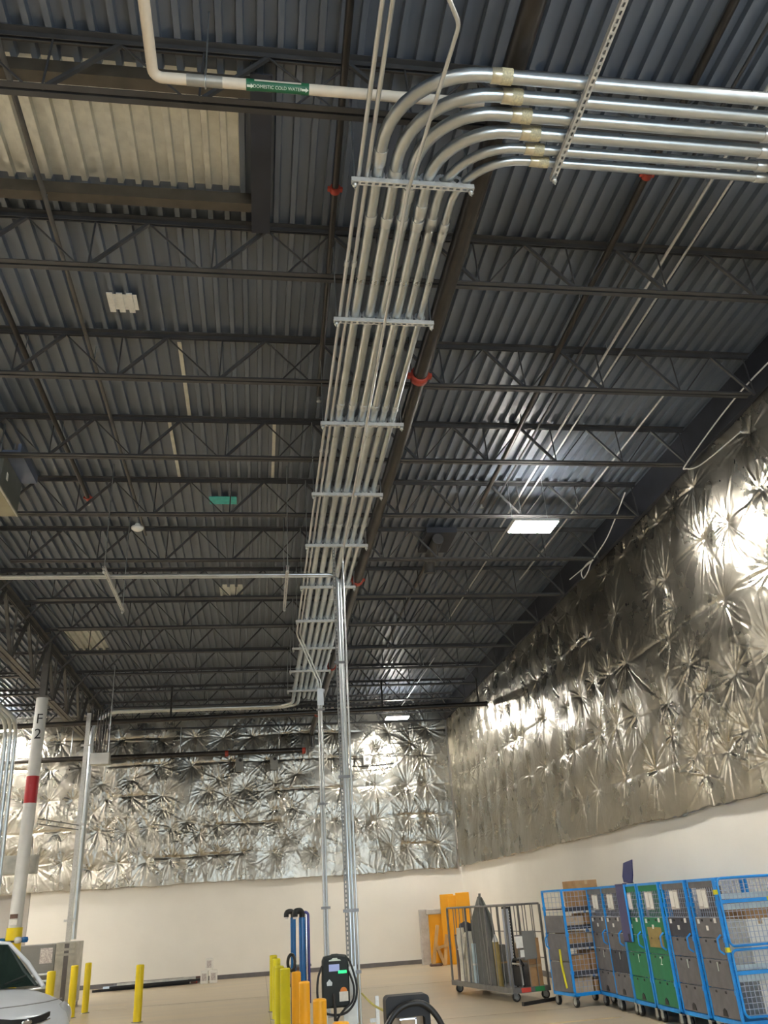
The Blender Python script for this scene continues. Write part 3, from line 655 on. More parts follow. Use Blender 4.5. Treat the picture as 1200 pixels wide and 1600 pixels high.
branch('slim grey roof conduit above the near lamp, the left of a pair', 4.05, 7.40, 2.5, 12.5, 0.016, (), None, 'strut', name='roof_conduit', cat='conduit', x1=4.12)
branch('slim grey roof conduit above the near lamp, the right of a pair', 4.28, 7.42, 2.5, 18.0, 0.013, (), None, 'strut', name='roof_conduit', cat='conduit')
branch('thin dark roof conduit between the sprinkler pipe and the near lamp', 3.78, 7.42, 2.6, 12.0, 0.016, (), None, 'joist', name='roof_conduit', cat='conduit')
branch('black sprinkler pipe with a red coupling far back right of the bundle', 3.05, 7.30, 13.2, 19.0, 0.030, (13.6,), True)
branch('grey roof conduit between the near lamp and the foil wall', 5.20, 7.38, 8.3, 15.0, 0.014, (), None, 'strut', name='roof_conduit', cat='conduit')
branch('pale slim roof conduit leading to the far lamp', 4.28, 7.05, 19.5, 25.3, 0.014, (), None, 'galv', name='roof_conduit', cat='conduit')
# loose white cables where the joists meet the foil wall
def cable(label, pts, r=0.010, m='white_plastic', name='cable', cat='cable'):
    P = [Vector(q) for q in pts]; out = []
    for i in range(len(P)-1):
        a, b, c_, d = P[max(i-1, 0)], P[i], P[i+1], P[min(i+2, len(P)-1)]
        for k in range(6):
            s = k/6; out.append(0.5*((2*b)+(c_-a)*s+(2*a-5*b+4*c_-d)*s*s+(3*b-a-3*c_+d)*s**3))
    out.append(P[-1])
    return tag(MB().tube(out, r, 8).build(name, M[m]), label, cat)
cable('white cable strung along the top of the foil near the third joist', [(5.98, 6.2, 7.08), (5.93, 7.8, 7.12), (5.90, 9.3, 6.93), (5.93, 9.42, 6.88), (5.90, 9.0, 6.72), (5.88, 8.0, 6.62)])
cable('pale cable with a loop hanging at the joist end above the foil', [(5.55, 10.6, 7.1), (5.80, 12.0, 6.98), (5.86, 12.9, 6.92), (5.84, 13.1, 6.80), (5.84, 13.35, 6.76), (5.84, 13.4, 6.90), (5.84, 13.1, 6.94), (5.82, 12.8, 6.88), (5.80, 13.9, 6.95)])

# ---- cream cold water pipe
t = thing('water_pipe', 'cream jacketed cold water pipe with green marker band under the near joist', 'pipe', (-0.735, 3.86, 6.74))
MB().tube(fillet([(0.0, -2.6, 0.0), (0, 0, 0), (2.30, 0, 0)], 0.06, 6), 0.037, 16).build('jacket', M['cream'], t)
MB().cyl((0.22, 0, 0), (0.46, 0, 0), 0.0395, 16).build('metal_saddle', M['galv_deck2'], t)
MB().cyl((0.345, 0, 0.03), (0.345, 0, 0.74), 0.006, 8).build('hanger_rod', M['galv'], t)
MB().tube([(0.345, 0.046*math.cos(a), 0.046*math.sin(a)) for a in np.linspace(0, 2*math.pi, 17)[:-1]], 0.006, 6, closed=True).build('hanger_ring', M['galv'], t)
gb = MB()
for a0 in range(8):
    pass
b_ = MB().cyl((0.62, 0, 0), (0.675, 0, 0), 0.0392, 18).cyl((0.995, 0, 0), (1.05, 0, 0), 0.0392, 18)
ang = np.linspace(math.radians(190), math.radians(300), 9)
vs = [(x, 0.0392*math.cos(a), 0.0392*math.sin(a)) for x in (0.675, 0.995) for a in ang]
b_.add(vs, [(i, i+1, 9+i+1, 9+i) for i in range(8)], True)
band = b_.build('green_band', M['green_band'], t)
tx = inst('lettering', text_mesh('DOMESTIC COLD WATER', 0.029, M['white_text'], 0.001), band)
aa = math.radians(242)
nrm = Vector((0, math.cos(aa), math.sin(aa))); xv = Vector((1, 0, 0)); yv = nrm.cross(xv)
tx.matrix_local = Matrix.Translation(Vector((0.835, 0, 0))+nrm*0.0402) @ Matrix((xv, yv, nrm)).transposed().to_4x4()
for x in (0.647, 1.022):
    ar = MB().prism([(-0.022, -0.007), (0.004, -0.007), (0.004, -0.016), (0.024, 0), (0.004, 0.016), (0.004, 0.007), (-0.022, 0.007)], 'z', -0.001, 0.001).build('arrow', M['white_text'], band)
    ar.matrix_local = Matrix.Translation(Vector((x, 0, 0))+nrm*0.0402) @ Matrix((xv, yv, nrm)).transposed().to_4x4()

# ================================================================ LAMPS AND OVERHEAD UNITS
def lamp(label, x, y, z=6.9, group=None, up=True):
    t = thing('high_bay_lamp', label, 'lamp', (x, y, z), 0, group)
    MB().rbox(-0.35, -0.22, 0.0, 0.35, 0.22, 0.05, 0.012).build('housing', M['lamp_white'], t)
    MB().box(-0.33, -0.20, -0.008, 0.33, 0.20, -0.001).build('diffuser', M['lamp_glow'], t)
    if up: MB().box(-0.28, -0.03, 0.051, 0.28, 0.03, 0.056).build('uplight', M['lamp_glow'], t)
    for sx in (-0.28, 0.28): MB().cyl((sx, 0.08, 0.05), (sx, 0.08, ZD-z), 0.004, 6).build('hanger_wire', M['galv'], t)
lamp('glowing rectangular LED high bay lamp, the nearer of the two by the right wall', 4.06, 10.78, 6.60)
lamp('glowing rectangular LED high bay lamp hung before the back wall corner', 4.05, 24.35, 6.60)
lamp('glowing LED high bay lamp at the left edge beyond the girder', -7.55, 25.70)
for x, y in ((4.3, 2.3), (-1.7, -3.2), (-7.6, 7.0), (-7.6, 11.42), (-8.6, 15.5), (-9.6, 18.6), (-10.6, 22.2), (-11.4, 25.7)):  # unseen lamps added to light the hall from out of view
    lamp('LED high bay lamp outside the picture', x, y, group='unseen high bay lamps', up=False)
t = thing('duct_unit', 'grey metal air handling unit hung at the left edge', 'duct', (-3.18, 8.9, 6.50))
MB().rbox(-1.5, 0.55, 0.02, 0.0, 1.4, 0.50, 0.015).build('casing', M['hvac'], t)
MB().box(-1.48, 0.56, 0.0, -0.012, 1.38, 0.02).build('bottom_panel', M['hvac_beige'], t)
MB().box(-0.012, 0.55, 0.005, 0.010, 1.4, 0.03).build('edge_trim', M['gear_light'], t)
MB().box(-0.03, 0.55, 0.50, 0.19, 1.40, 0.53).box(0.15, 0.55, 0.53, 0.19, 1.40, 0.62).build('flange', M['hvac_blue'], t)
for y in (0.7, 1.2): MB().cyl((-0.1, y, 0.5), (-0.1, y, 1.0), 0.01, 8).build('hanger_rod', M['galv'], t)
MB().box(0.001, 0.75, 0.22, 0.006, 0.81, 0.32).build('small_label', M['paper'], t)
t = thing('roof_drain', 'dark roof drain leader pipe tucked against the deck right of the bundle', 'pipe', (3.05, 13.3, 7.1))
MB().tube([(0.0, -0.55, 0.18), (0.0, 0.15, 0.16), (0.0, 0.33, 0.05), (0.0, 0.36, -0.10)], 0.10, 16).build('leader', M['joist'], t)
MB().box(-0.20, -0.6, 0.28, 0.34, 0.3, 0.38).build('sump_pan', M['navy_edge'], t)
for lab, q in (('white round sensor under the fifth roof joist', (-1.80, 11.35, 6.84)), ('white round sensor far back near the back wall', (-1.50, 24.2, 6.84))):
    t = thing('ceiling_sensor', lab, 'sensor', q)
    MB().lathe((0, 0, 0), [(0.0, -0.055), (0.05, -0.052), (0.085, -0.03), (0.09, 0.0), (0.0, 0.0)], 20).build('dome', M['white_plastic'], t)
    MB().cyl((0, 0, 0), (0, 0, 0.05), 0.04, 12).build('mount', M['white'], t)
    MB().cyl((0, 0, 0.05), (0, 0, 0.66), 0.006, 8).build('stem', M['galv'], t)

# boxes fixed to the foil of the back wall
for x, nm in ((-0.62, 'left'), (0.44, 'right')):
    t = thing('wall_speaker', 'small dark box on the back wall foil under the black pipe, the %s one' % nm, 'box', (x, 26.5, 5.58))
    MB().rbox(-0.12, 0.0, 0.0, 0.12, 0.14, 0.42, 0.015).build('body', M['gear'], t)
    MB().cyl((0.03, -0.01, 0.33), (0.03, 0.01, 0.33), 0.05, 14).build('lens', M['black'], t)
    MB().box(-0.03, 0.10, 0.1, 0.03, 0.26, 0.3).build('bracket', M['steel_grey'], t)
t = thing('wall_camera', 'small white box with dark lens on the back wall foil', 'box', (3.36, 26.52, 5.62))
MB().rbox(-0.12, 0.0, 0.0, 0.12, 0.10, 0.30, 0.012).build('body', M['white_plastic'], t)
MB().cyl((0.0, -0.012, 0.17), (0.0, 0.01, 0.17), 0.055, 14).build('lens', M['gear'], t)
MB().box(-0.03, 0.10, 0.1, 0.03, 0.26, 0.2).build('bracket', M['steel_grey'], t)
cable('dark cable drooping from the white box on the back wall foil', [(2.6, 26.55, 5.75), (2.9, 26.55, 5.60), (3.3, 26.53, 5.58), (3.8, 26.55, 5.60), (4.2, 26.55, 5.64)], 0.02, 'rubber')

# ================================================================ SWITCHGEAR AND THE PIPES AROUND THE COLUMN
t = thing('switchgear', 'grey electrical switchgear cabinet with a white notice, behind the yellow bollards', 'cabinet', (-5.05, 21.3, 0))
MB().rbox(-1.2, 0.0, 0.08, 0.62, 0.9, 1.27, 0.012).build('body', M['gear'], t)
MB().box(-1.18, 0.03, 0.0, 1.02, 0.88, 0.08).build('plinth', M['base'], t)
MB().rbox(0.62, 0.0, 0.08, 1.04, 0.9, 1.29, 0.012).build('metal_bay', M['gear_light'], t)
MB().box(0.80, -0.006, 0.1, 0.90, -0.0005, 1.26).build('dark_seam', M['base'], t)
for z in (1.12, 1.02): MB().box(0.64, -0.008, z, 1.02, -0.001, z+0.05).build('seam_bar', M['galv_deck2'], t)
MB().box(0.30, -0.006, 0.90, 0.56, -0.0005, 1.20).build('notice', M['print'], t)
for x in (-0.62, 0.0): MB().box(x, -0.012, 0.12, x+0.6, -0.0005, 0.86).build('door', M['gear'], t)
for q in range(3): MB().cyl((-0.2, -0.09, 0.40+0.13*q), (0.55, -0.09, 0.44+0.13*q), 0.03, 10).build('rail_pipe', M['galv'], t)
t = thing('steel_column', 'grey square steel post standing in front of the switchgear pipes', 'column', (-4.15, 21.1, 1.29))
MB().box(-0.05, -0.04, 0, 0.05, 0.02, 5.0).build('shaft', M['strut'], t)
for z in (0.4, 2.4, 4.2): MB().box(-0.12, -0.055, z, 0.12, -0.04, z+0.05).build('clamp_bar', M['strut'], t)
t = thing('junction_box', 'pale grey junction box beside the switchgear pipes', 'box', (-3.42, 19.0, 4.70))
MB().rbox(-0.20, -0.1, 0, 0.20, 0.1, 0.25, 0.01).build('body', M['gear_light'], t)
MB().box(-0.19, -0.106, 0.01, 0.19, -0.1, 0.24).build('cover', M['white'], t)
for x in (-0.12, -0.06, 0.0, 0.06, 0.12): MB().cyl((x, 0, 0.25), (x, 0, 1.2), 0.012, 8).build('riser', M['black_pipe'], t)
MB().cyl((0.15, 0.0, 0.25), (0.15, 0, 2.2), 0.01, 8).build('hanger_rod', M['galv'], t)
for i in range(3):
    x = -5.05-0.10*i
    run('drop_conduit', 'pale conduit dropping at the left edge beside the white column, %s from the column' % ordinal(i),
        fillet([(x, 8.0, 5.9), (x, 18.3, 5.55), (x, 18.7, 0.1)], 0.45, 8), 0.042, M['galv'], 'drop conduits left of the column')
t = thing('wireway', 'grey metal wireway box at the left edge behind the column', 'box', (-4.95, 19.2, 2.62))
MB().rbox(-0.9, -0.12, 0, 0.42, 0.12, 0.36, 0.01).build('body', M['gear_light'], t)
MB().box(-0.88, -0.126, 0.02, 0.40, -0.12, 0.34).build('cover', M['gear_light'], t)
t = thing('brace_bar', 'thin twin strut braces tying the white column to the switchgear pipes', 'brace', (-4.55, 18.9, 3.55))
for z in (0.0, 0.10): MB().bar((0, 0, z), (0.40, 2.15, z+0.05), 0.02, 0.02).build('rod', M['steel_grey'], t)

# ================================================================ BOLLARDS
def bollard(label, x, y, m, r, h=0.90, group=None):
    t = thing('bollard', label, 'bollard', (x, y, 0), 0, group)
    MB().cyl((0, 0, 0), (0, 0, h-0.02), r, 24).lathe((0, 0, h-0.02), [(r, 0), (r*0.96, 0.012), (r*0.8, 0.018), (r*0.0, 0.022)], 24).build('sleeve', M[m], t)
    MB().lathe((0, 0, 0), [(r+0.03, 0.0), (r+0.03, 0.008), (r+0.001, 0.012)], 24).build('collar', M['steel_grey'], t)
bollard('lemon yellow bollard farthest back in the row by the blue posts', 0.27, 17.28, 'lime', 0.068)
bollard('lemon yellow bollard second from the back in the row by the blue posts', 0.30, 16.00, 'lime', 0.068)
bollard('lemon yellow bollard third from the back, left of the amber ones', 0.30, 13.75, 'lime', 0.070)
bollard('lemon yellow bollard nearest the camera, just left of the amber ones', 0.365, 13.10, 'lime', 0.070)
bollard('amber bollard under the blue posts, farthest of the four amber ones', 0.48, 12.13, 'amber', 0.060)
bollard('amber bollard in front of the blue posts, second of the amber ones', 0.50, 10.42, 'amber', 0.060)
bollard('amber bollard just left of the lit charger', 0.53, 8.32, 'amber', 0.060)
bollard('amber bollard below the lit charger, only its top in view', 0.56, 6.57, 'amber', 0.058)
bollard('yellow bollard standing alone on the open floor', -2.12, 17.41, 'yellow', 0.072)
bollard('yellow bollard farthest from the white car, in front of the long steel pile', -3.48, 20.01, 'yellow', 0.066)
bollard('yellow bollard in front of the pale metal end of the switchgear', -3.60, 19.22, 'yellow', 0.072)
bollard('yellow bollard right behind the white car bonnet', -3.66, 17.44, 'yellow', 0.074)

# ---- blue hose posts
def blue_post(label, x, y, m, r, chrome):
    t = thing('blue_post', label, 'post', (x, y, 0))
    MB().cyl((0, 0, 0.02), (0, 0, 1.52), r, 18).build('sleeve', M[m], t)
    MB().cyl((0, 0, 0), (0, 0, 0.02), r+0.05, 18).build('base_plate', M['black'], t)
    MB().tube(fillet([(0, 0, 1.50), (0, 0, 1.60), (-0.10, -0.05, 1.60), (-0.10, -0.05, 1.53)], 0.04, 5), r*0.9, 14).build('cap', M['black'], t)
    MB().cyl((-0.10, -0.05, 1.505), (-0.10, -0.05, 1.53), r*0.55, 12).build('nozzle', M['white_plastic'], t)
    if chrome:
        MB().cyl((r+0.012, -0.03, 0.3), (r+0.012, -0.03, 1.55), 0.013, 10).build('side_tube', M['chrome'], t)
        MB().tube(fillet([(r+0.040, 0.0, 0.5), (r+0.040, 0.0, 1.58), (0.0, 0, 1.58)], 0.04, 5), 0.019, 10).build('side_sleeve', M['pole_indigo'], t)
    return t
blue_post('tall blue post with a black hooked cap, the farther one on the left', 0.50, 13.55, 'pole_blue', 0.040, False)
blue_post('tall blue post with black hooked cap and chrome side tube, the nearer one', 0.585, 12.55, 'pole_blue', 0.045, True)
t = thing('hose_coil', 'black hose coil hung low on the left blue post', 'hose', (0.46, 13.3, 0.95))
MB().tube([(0.05*math.cos(a), 0.02*math.sin(2*a), 0.10*math.sin(a)) for a in np.linspace(0, 2*math.pi, 25)[:-1]], 0.022, 8, closed=True).build('coil', M['rubber'], t)
MB().tube([(0.03, 0, -0.08), (0.02, 0.0, -0.5), (0.03, 0.0, -0.94)], 0.030, 8).build('drop_hose', M['rubber'], t)

# ================================================================ CHARGERS
t = thing('wall_charger', 'black vehicle charger with green light and lit screen on the tall strut post', 'charger', (0.865, 10.62, 0.60))
body = MB()
pts = [(-0.135, 0.0), (0.135, 0.0), (0.155, 0.03), (0.155, 0.28), (0.15, 0.46), (0.128, 0.515), (0.05, 0.525), (0.03, 0.53), (-0.03, 0.53), (-0.05, 0.52), (-0.128, 0.51), (-0.148, 0.47), (-0.155, 0.28), (-0.155, 0.03)]
inner = [(x*0.90, 0.265+(z-0.265)*0.93) for x, z in pts]
n = len(pts)
vs = [(x, 0.12, z) for x, z in pts]+[(x, 0.02, z) for x, z in pts]+[(x, 0.0, z) for x, z in inner]
fs = [tuple(range(n)), tuple(range(3*n-1, 2*n-1, -1))]+[(l*n+i, l*n+(i+1) % n, l*n+n+(i+1) % n, l*n+n+i) for l in (0, 1) for i in range(n)]
body.add(vs, fs).build('shell', M['darkgreen'], t)
MB().rbox(-0.075, -0.006, 0.36, 0.045, -0.0005, 0.43, 0.002).build('screen', M['screen'], t)
MB().box(0.03, -0.006, 0.335, 0.125, -0.0005, 0.365).build('status_light', M['led_green'], t)
MB().prism([(-0.075, 0.462), (0.065, 0.462), (0.055, 0.474), (0.03, 0.478), (0.02, 0.492), (-0.03, 0.492), (-0.045, 0.478), (-0.07, 0.474)], 'y', -0.004, -0.0005).build('logo', M['white_text'], t)
MB().prism([(-0.10, 0.22), (-0.045, 0.22), (-0.04, 0.25), (-0.072, 0.285), (-0.105, 0.25)], 'y', -0.004, -0.0005).build('badge', M['gear_light'], t)
MB().box(0.035, -0.006, 0.06, 0.135, -0.001, 0.155).build('white_notice', M['paper'], t)
MB().prism([(0.045+0.04*(1-math.cos(a)), 0.155+0.045*math.sin(a)) for a in np.linspace(0, math.pi, 9)], 'y', -0.006, -0.001).build('orange_notice', M['orange_tag'], t)
MB().box(-0.14, 0.12, -0.55, -0.09, 0.16, 0.4).box(0.09, 0.12, -0.60, 0.14, 0.16, 0.4).build('mounting_rail', M['gear_light'], t)
MB().box(-0.2, 0.08, -0.60, 0.2, 0.2, -0.585).build('foot_plate', M['steel_grey'], t)
MB().box(0.10, 0.13, 0.05, 0.26, 0.15, 0.10).build('bracket', M['gear_light'], t)
MB().tube([(-0.03, -0.01, 0.14), (-0.025, -0.035, 0.06), (-0.02, -0.04, -0.02), (-0.02, -0.03, -0.12)], 0.017, 10).build('plug_holster', M['rubber'], t)
loop = [(-0.15, 0.03, 0.42), (-0.20, 0.0, 0.30), (-0.21, -0.01, 0.12), (-0.17, -0.02, -0.01), (-0.05, -0.03, -0.06), (0.10, -0.03, -0.05), (0.20, -0.02, 0.04), (0.235, 0.0, 0.16), (0.22, 0.0, 0.28), (0.17, 0.02, 0.44), (0.14, 0.05, 0.48)]
o = cable('x', loop, 0.013, 'rubber', 'charging_cable'); del o['label']; del o['category']; o.parent = t
loop = [(0.15, 0.03, 0.35), (0.20, -0.01, 0.20), (0.18, -0.03, 0.06), (0.08, -0.035, -0.02), (0.0, -0.035, -0.12), (-0.01, -0.03, -0.3), (0.02, -0.02, -0.45)]
o = cable('x', loop, 0.012, 'rubber', 'charging_cable'); del o['label']; del o['category']; o.parent = t

t = thing('pedestal_charger', 'black charger pedestal seen from behind with thick cable arched over it', 'charger', (1.10, 7.0, 0))
rf = MB()
def rrect(x0, x1, z0, z1, r, k=5):
    out = []
    for cx, cz, a in ((x1-r, z1-r, 0), (x0+r, z1-r, 90), (x0+r, z0+r, 180), (x1-r, z0+r, 270)):
        out += [(cx+r*math.cos(math.radians(a+90*i/k)), cz+r*math.sin(math.radians(a+90*i/k))) for i in range(k+1)]
    return out
O = rrect(-0.165, 0.165, 0.30, 0.985, 0.035); I = rrect(-0.125, 0.125, 0.36, 0.845, 0.02); n = len(O)
vs = [(x, y, z) for y in (0.0, 0.16) for x, z in O]+[(x, y, z) for y in (0.0, 0.16) for x, z in I]
fs = []
for i in range(n):
    j = (i+1) % n
    fs += [(i, j, 2*n+j, 2*n+i), (n+i, 3*n+i, 3*n+j, n+j), (i, n+i, n+j, j), (2*n+i, 2*n+j, 3*n+j, 3*n+i)]
rf.add(vs, fs).build('frame', M['black'], t)
MB().box(-0.125, 0.10, 0.36, 0.125, 0.11, 0.84).build('back_panel', M['cardboard_pale'], t)
MB().box(-0.05, 0.06, 0.36, 0.06, 0.10, 0.825).build('inner_tray', M['cardboard_pale'], t)
MB().box(0.058, 0.05, 0.36, 0.066, 0.10, 0.83).box(-0.06, 0.05, 0.822, 0.066, 0.10, 0.832).build('tray_edge', M['chrome'], t)
MB().box(-0.05, 0.04, 0.0, 0.05, 0.12, 0.30).build('stem', M['black'], t)
MB().box(-0.15, -0.05, 0.0, 0.15, 0.2, 0.015).build('base_plate', M['steel_grey'], t)
arch = [(-0.26, -0.02, 0.35), (-0.235, -0.03, 0.62), (-0.18, -0.04, 0.78), (-0.08, -0.04, 0.90), (0.05, -0.04, 0.935), (0.15, -0.04, 0.90), (0.24, -0.03, 0.78), (0.30, -0.02, 0.58), (0.31, -0.02, 0.35)]
o = cable('x', arch, 0.022, 'rubber', 'charging_cable'); del o['label']; del o['category']; o.parent = t
cable('yellow strap stretched from the tall post to the black charger pedestal', [(1.18, 10.86, 0.70), (1.10, 9.2, 0.74), (0.98, 7.25, 0.86)], 0.010, 'yellow_strap', 'strap', 'strap')

# ================================================================ CAR
def build_car():
    t = thing('car', 'white compact car with dark windscreen parked at the lower left', 'car', (-2.47, 10.72, 0), math.radians(43.5))
    # local: +x = car's left, -y = forward; nose at y=0, tail at y=3.5
    st = [  # y, half width, sill z, shoulder z, centre top z
        (0.00, 0.42, 0.30, 0.66, 0.68), (0.05, 0.55, 0.24, 0.70, 0.74), (0.16, 0.66, 0.20, 0.75, 0.80), (0.40, 0.72, 0.18, 0.80, 0.86), (0.72, 0.745, 0.18, 0.84, 0.92),
        (0.95, 0.75, 0.18, 0.87, 0.94), (1.6, 0.76, 0.18, 0.89, 0.93), (2.5, 0.76, 0.18, 0.91, 0.94), (3.1, 0.74, 0.20, 0.92, 0.95), (3.4, 0.68, 0.26, 0.90, 0.93), (3.5, 0.58, 0.34, 0.86, 0.88)]
    mb = MB(); rings = []
    for (y, w, z0, zs, zt) in st:
        rings.append([(-w*0.9, y, z0), (-w, y, z0+0.10), (-w*1.01, y, (z0+zs)/2), (-w*0.985, y, zs-0.06), (-w*0.90, y, zs), (-w*0.55, y, zt-0.02), (0, y, zt),
                      (w*0.55, y, zt-0.02), (w*0.90, y, zs), (w*0.985, y, zs-0.06), (w*1.01, y, (z0+zs)/2), (w, y, z0+0.10), (w*0.9, y, z0)])
    n = 13; vs = [v for r in rings for v in r]; fs = []
    for i in range(len(rings)-1):
        for j in range(n): fs.append((i*n+j, i*n+(j+1) % n, i*n+n+(j+1) % n, i*n+n+j))
    fs += [tuple(range(n)), tuple(range(len(vs)-1, len(vs)-n-1, -1))]
    b = mb.add(vs, fs, True).build('body', M['car'], t)
    sub = b.modifiers.new('smooth', 'SUBSURF'); sub.levels = 1; sub.render_levels = 2
    # roof and pillars
    gh = [(0.86, 0.62, 0.92, 0.62), (1.45, 0.52, 1.34, 0.50), (2.2, 0.52, 1.39, 0.52), (2.95, 0.50, 1.33, 0.50), (3.35, 0.56, 0.93, 0.58)]
    def P(k, s): y, w, z, _ = gh[k]; return Vector((s*w, y, z))
    MB().add([P(0, -1), P(0, 1), P(1, 1)*1.0, P(1, -1), Vector((0, 0.80, 0.935)), Vector((0, 1.40, 1.36))], [(0, 4, 5, 3), (4, 1, 2, 5)], False).build('windscreen', M['glass'], t)
    MB().add([P(3, -1), P(3, 1), P(4, 1), P(4, -1)], [(0, 1, 2, 3)]).build('rear_window', M['glass'], t)
    for s in (-1, 1):
        MB().add([Vector((s*0.70, 0.98, 0.90)), Vector((s*0.545, 1.50, 1.30)), Vector((s*0.56, 2.2, 1.34)), Vector((s*0.55, 2.9, 1.28)), Vector((s*0.70, 3.2, 0.93))], [(0, 1, 2, 3, 4)]).build('side_window', M['glass'], t)
        MB().tube([(s*0.66, 0.80, 0.90), (s*0.60, 1.10, 1.14), (s*0.53, 1.46, 1.345), (s*0.53, 2.2, 1.385), (s*0.52, 2.95, 1.33), (s*0.64, 3.3, 0.95)], 0.024, 8).build('roof_pillar', M['car'], t)
        MB().tube([(s*0.56, 2.15, 1.37), (s*0.70, 2.12, 0.92)], 0.03, 8).build('door_pillar', M['car'], t)
        if s < 0: MB().lathe((0, 0, 0), [(0.0, -0.06), (0.07, -0.045), (0.09, 0.0), (0.07, 0.045), (0.0, 0.06)], 12).build('wing_mirror', M['car'], t, (s*0.84, 1.05, 0.97))
        hl = MB().lathe((0, 0, 0), [(0.0, 0.05), (0.06, 0.045), (0.10, 0.02), (0.115, 0.0), (0.11, -0.04)], 16).build('headlamp', M['lens'], t, (s*0.57, 0.15, 0.67), (math.radians(75), 0, s*math.radians(35)))
        for y in (0.72, 2.85):
            w = MB().tube([(-0.09, 0, 0), (-0.075, 0, 0), (0.075, 0, 0), (0.09, 0, 0)], 0.29, 24, True, [0.25, 0.29, 0.29, 0.25]).build('wheel', M['rubber'], t, (s*0.68, y, 0.29))
            MB().cyl((s*0.085, 0, 0), (s*0.096, 0, 0), 0.17, 18).build('hub_cap', M['gear_light'], w)
    rf = MB(); vs = []
    for k in (1, 2, 3):
        y, w, z, _ = gh[k]; vs += [(-w, y, z), (-w*0.5, y, z+0.025), (0, y, z+0.035), (w*0.5, y, z+0.025), (w, y, z)]
    rf.add(vs, [(i*5+j, i*5+j+1, i*5+6+j, i*5+5+j) for i in (0, 1) for j in range(4)], True).build('roof', M['car'], t)
    g = MB()
    gp = [(-0.30, 0.025, 0.655), (-0.16, -0.012, 0.632), (0, -0.022, 0.622), (0.16, -0.012, 0.632), (0.30, 0.025, 0.655)]
    vs = [(x, y, z) for x, y, z in gp]+[(x, y-0.004, z+0.060) for x, y, z in gp]
    vs += [(x, y+0.03, z) for x, y, z in gp]+[(x, y+0.03, z+0.060) for x, y, z in gp]
    fs = [(i, i+1, 6+i, 5+i) for i in range(4)]+[(5+i, 6+i, 16+i, 15+i) for i in range(4)]+[(i+1, i, 10+i, 11+i) for i in range(4)]
    g.add(vs, fs).build('grille', M['black'], t)
    MB().tube([(x, y-0.006, z-0.004) for x, y, z in gp], 0.008, 6).build('grille_trim', M['chrome'], t)
    e = MB().lathe((0, 0, 0), [(0.062, -0.006), (0.062, 0.004), (0.054, 0.010), (0.0, 0.010)], 22).build('emblem', M['chrome'], t, (0, -0.032, 0.652), (math.radians(90), 0, 0)); e.scale = (1, 0.5, 1)
    e2 = MB().lathe((0, 0, 0), [(0.044, 0.010), (0.044, 0.0125), (0.0, 0.0125)], 22).build('emblem_centre', M['emblem_blue'], e)
    MB().tube([(-0.5, 0.08, 0.40), (-0.25, 0.0, 0.40), (0.25, 0.0, 0.40), (0.5, 0.08, 0.40)], 0.045, 8).build('bumper_intake', M['black'], t)
    for s in (-0.25, 0.18): MB().bar((s, 0.83, 0.965), (s+0.32, 0.93, 1.03), 0.012, 0.012).build('wiper', M['black'], t)
    t.scale = (1, 1, 1.075)
    MB().tube([(-0.55, 0.22, 0.807), (-0.3, 0.14, 0.797), (0, 0.11, 0.795), (0.3, 0.14, 0.797), (0.55, 0.22, 0.807)], 0.005, 6).build('bonnet_seam', M['gear'], t)
build_car()

# ================================================================ ROLL CARTS
CH, CW, CD = 1.66, 0.668, 0.80
def caster(parent, x, y):
    c_ = MB().box(-0.04, -0.04, 0.13, 0.04, 0.04, 0.15).box(-0.032, -0.025, 0.05, -0.026, 0.045, 0.14).box(0.026, -0.025, 0.05, 0.032, 0.045, 0.14).build('caster', M['galv'], parent, (x, y, 0))
    MB().tube([(-0.024, 0.03, 0.072), (-0.019, 0.03, 0.072), (0.019, 0.03, 0.072), (0.024, 0.03, 0.072)], 0.072, 16, True, [0.062, 0.072, 0.072, 0.062]).build('wheel', M['rubber'], c_)
    MB().cyl((-0.0255, 0.03, 0.072), (0.0255, 0.03, 0.072), 0.046, 14).build('wheel_hub', M['lens'], c_)
def wire_panel(mb, axis, fixed, a0, a1, z0, z1, p=0.06, r=0.0028, pv=None):
    def B(u0, v0, u1, v1):
        if axis == 'x': mb.box(fixed-r, u0, v0, fixed+r, u1, v1)
        else: mb.box(u0, fixed-r, v0, u1, fixed+r, v1)
    k = max(1, round((a1-a0)/p))
    for i in range(1, k): u = a0+(a1-a0)*i/k; B(u-r, z0, u+r, z1)
    k = max(1, round((z1-z0)/(pv or p)))
    for i in range(k+1): z = z0+(z1-z0)*i/k; B(a0, z-r, a1, z+r)
    return mb
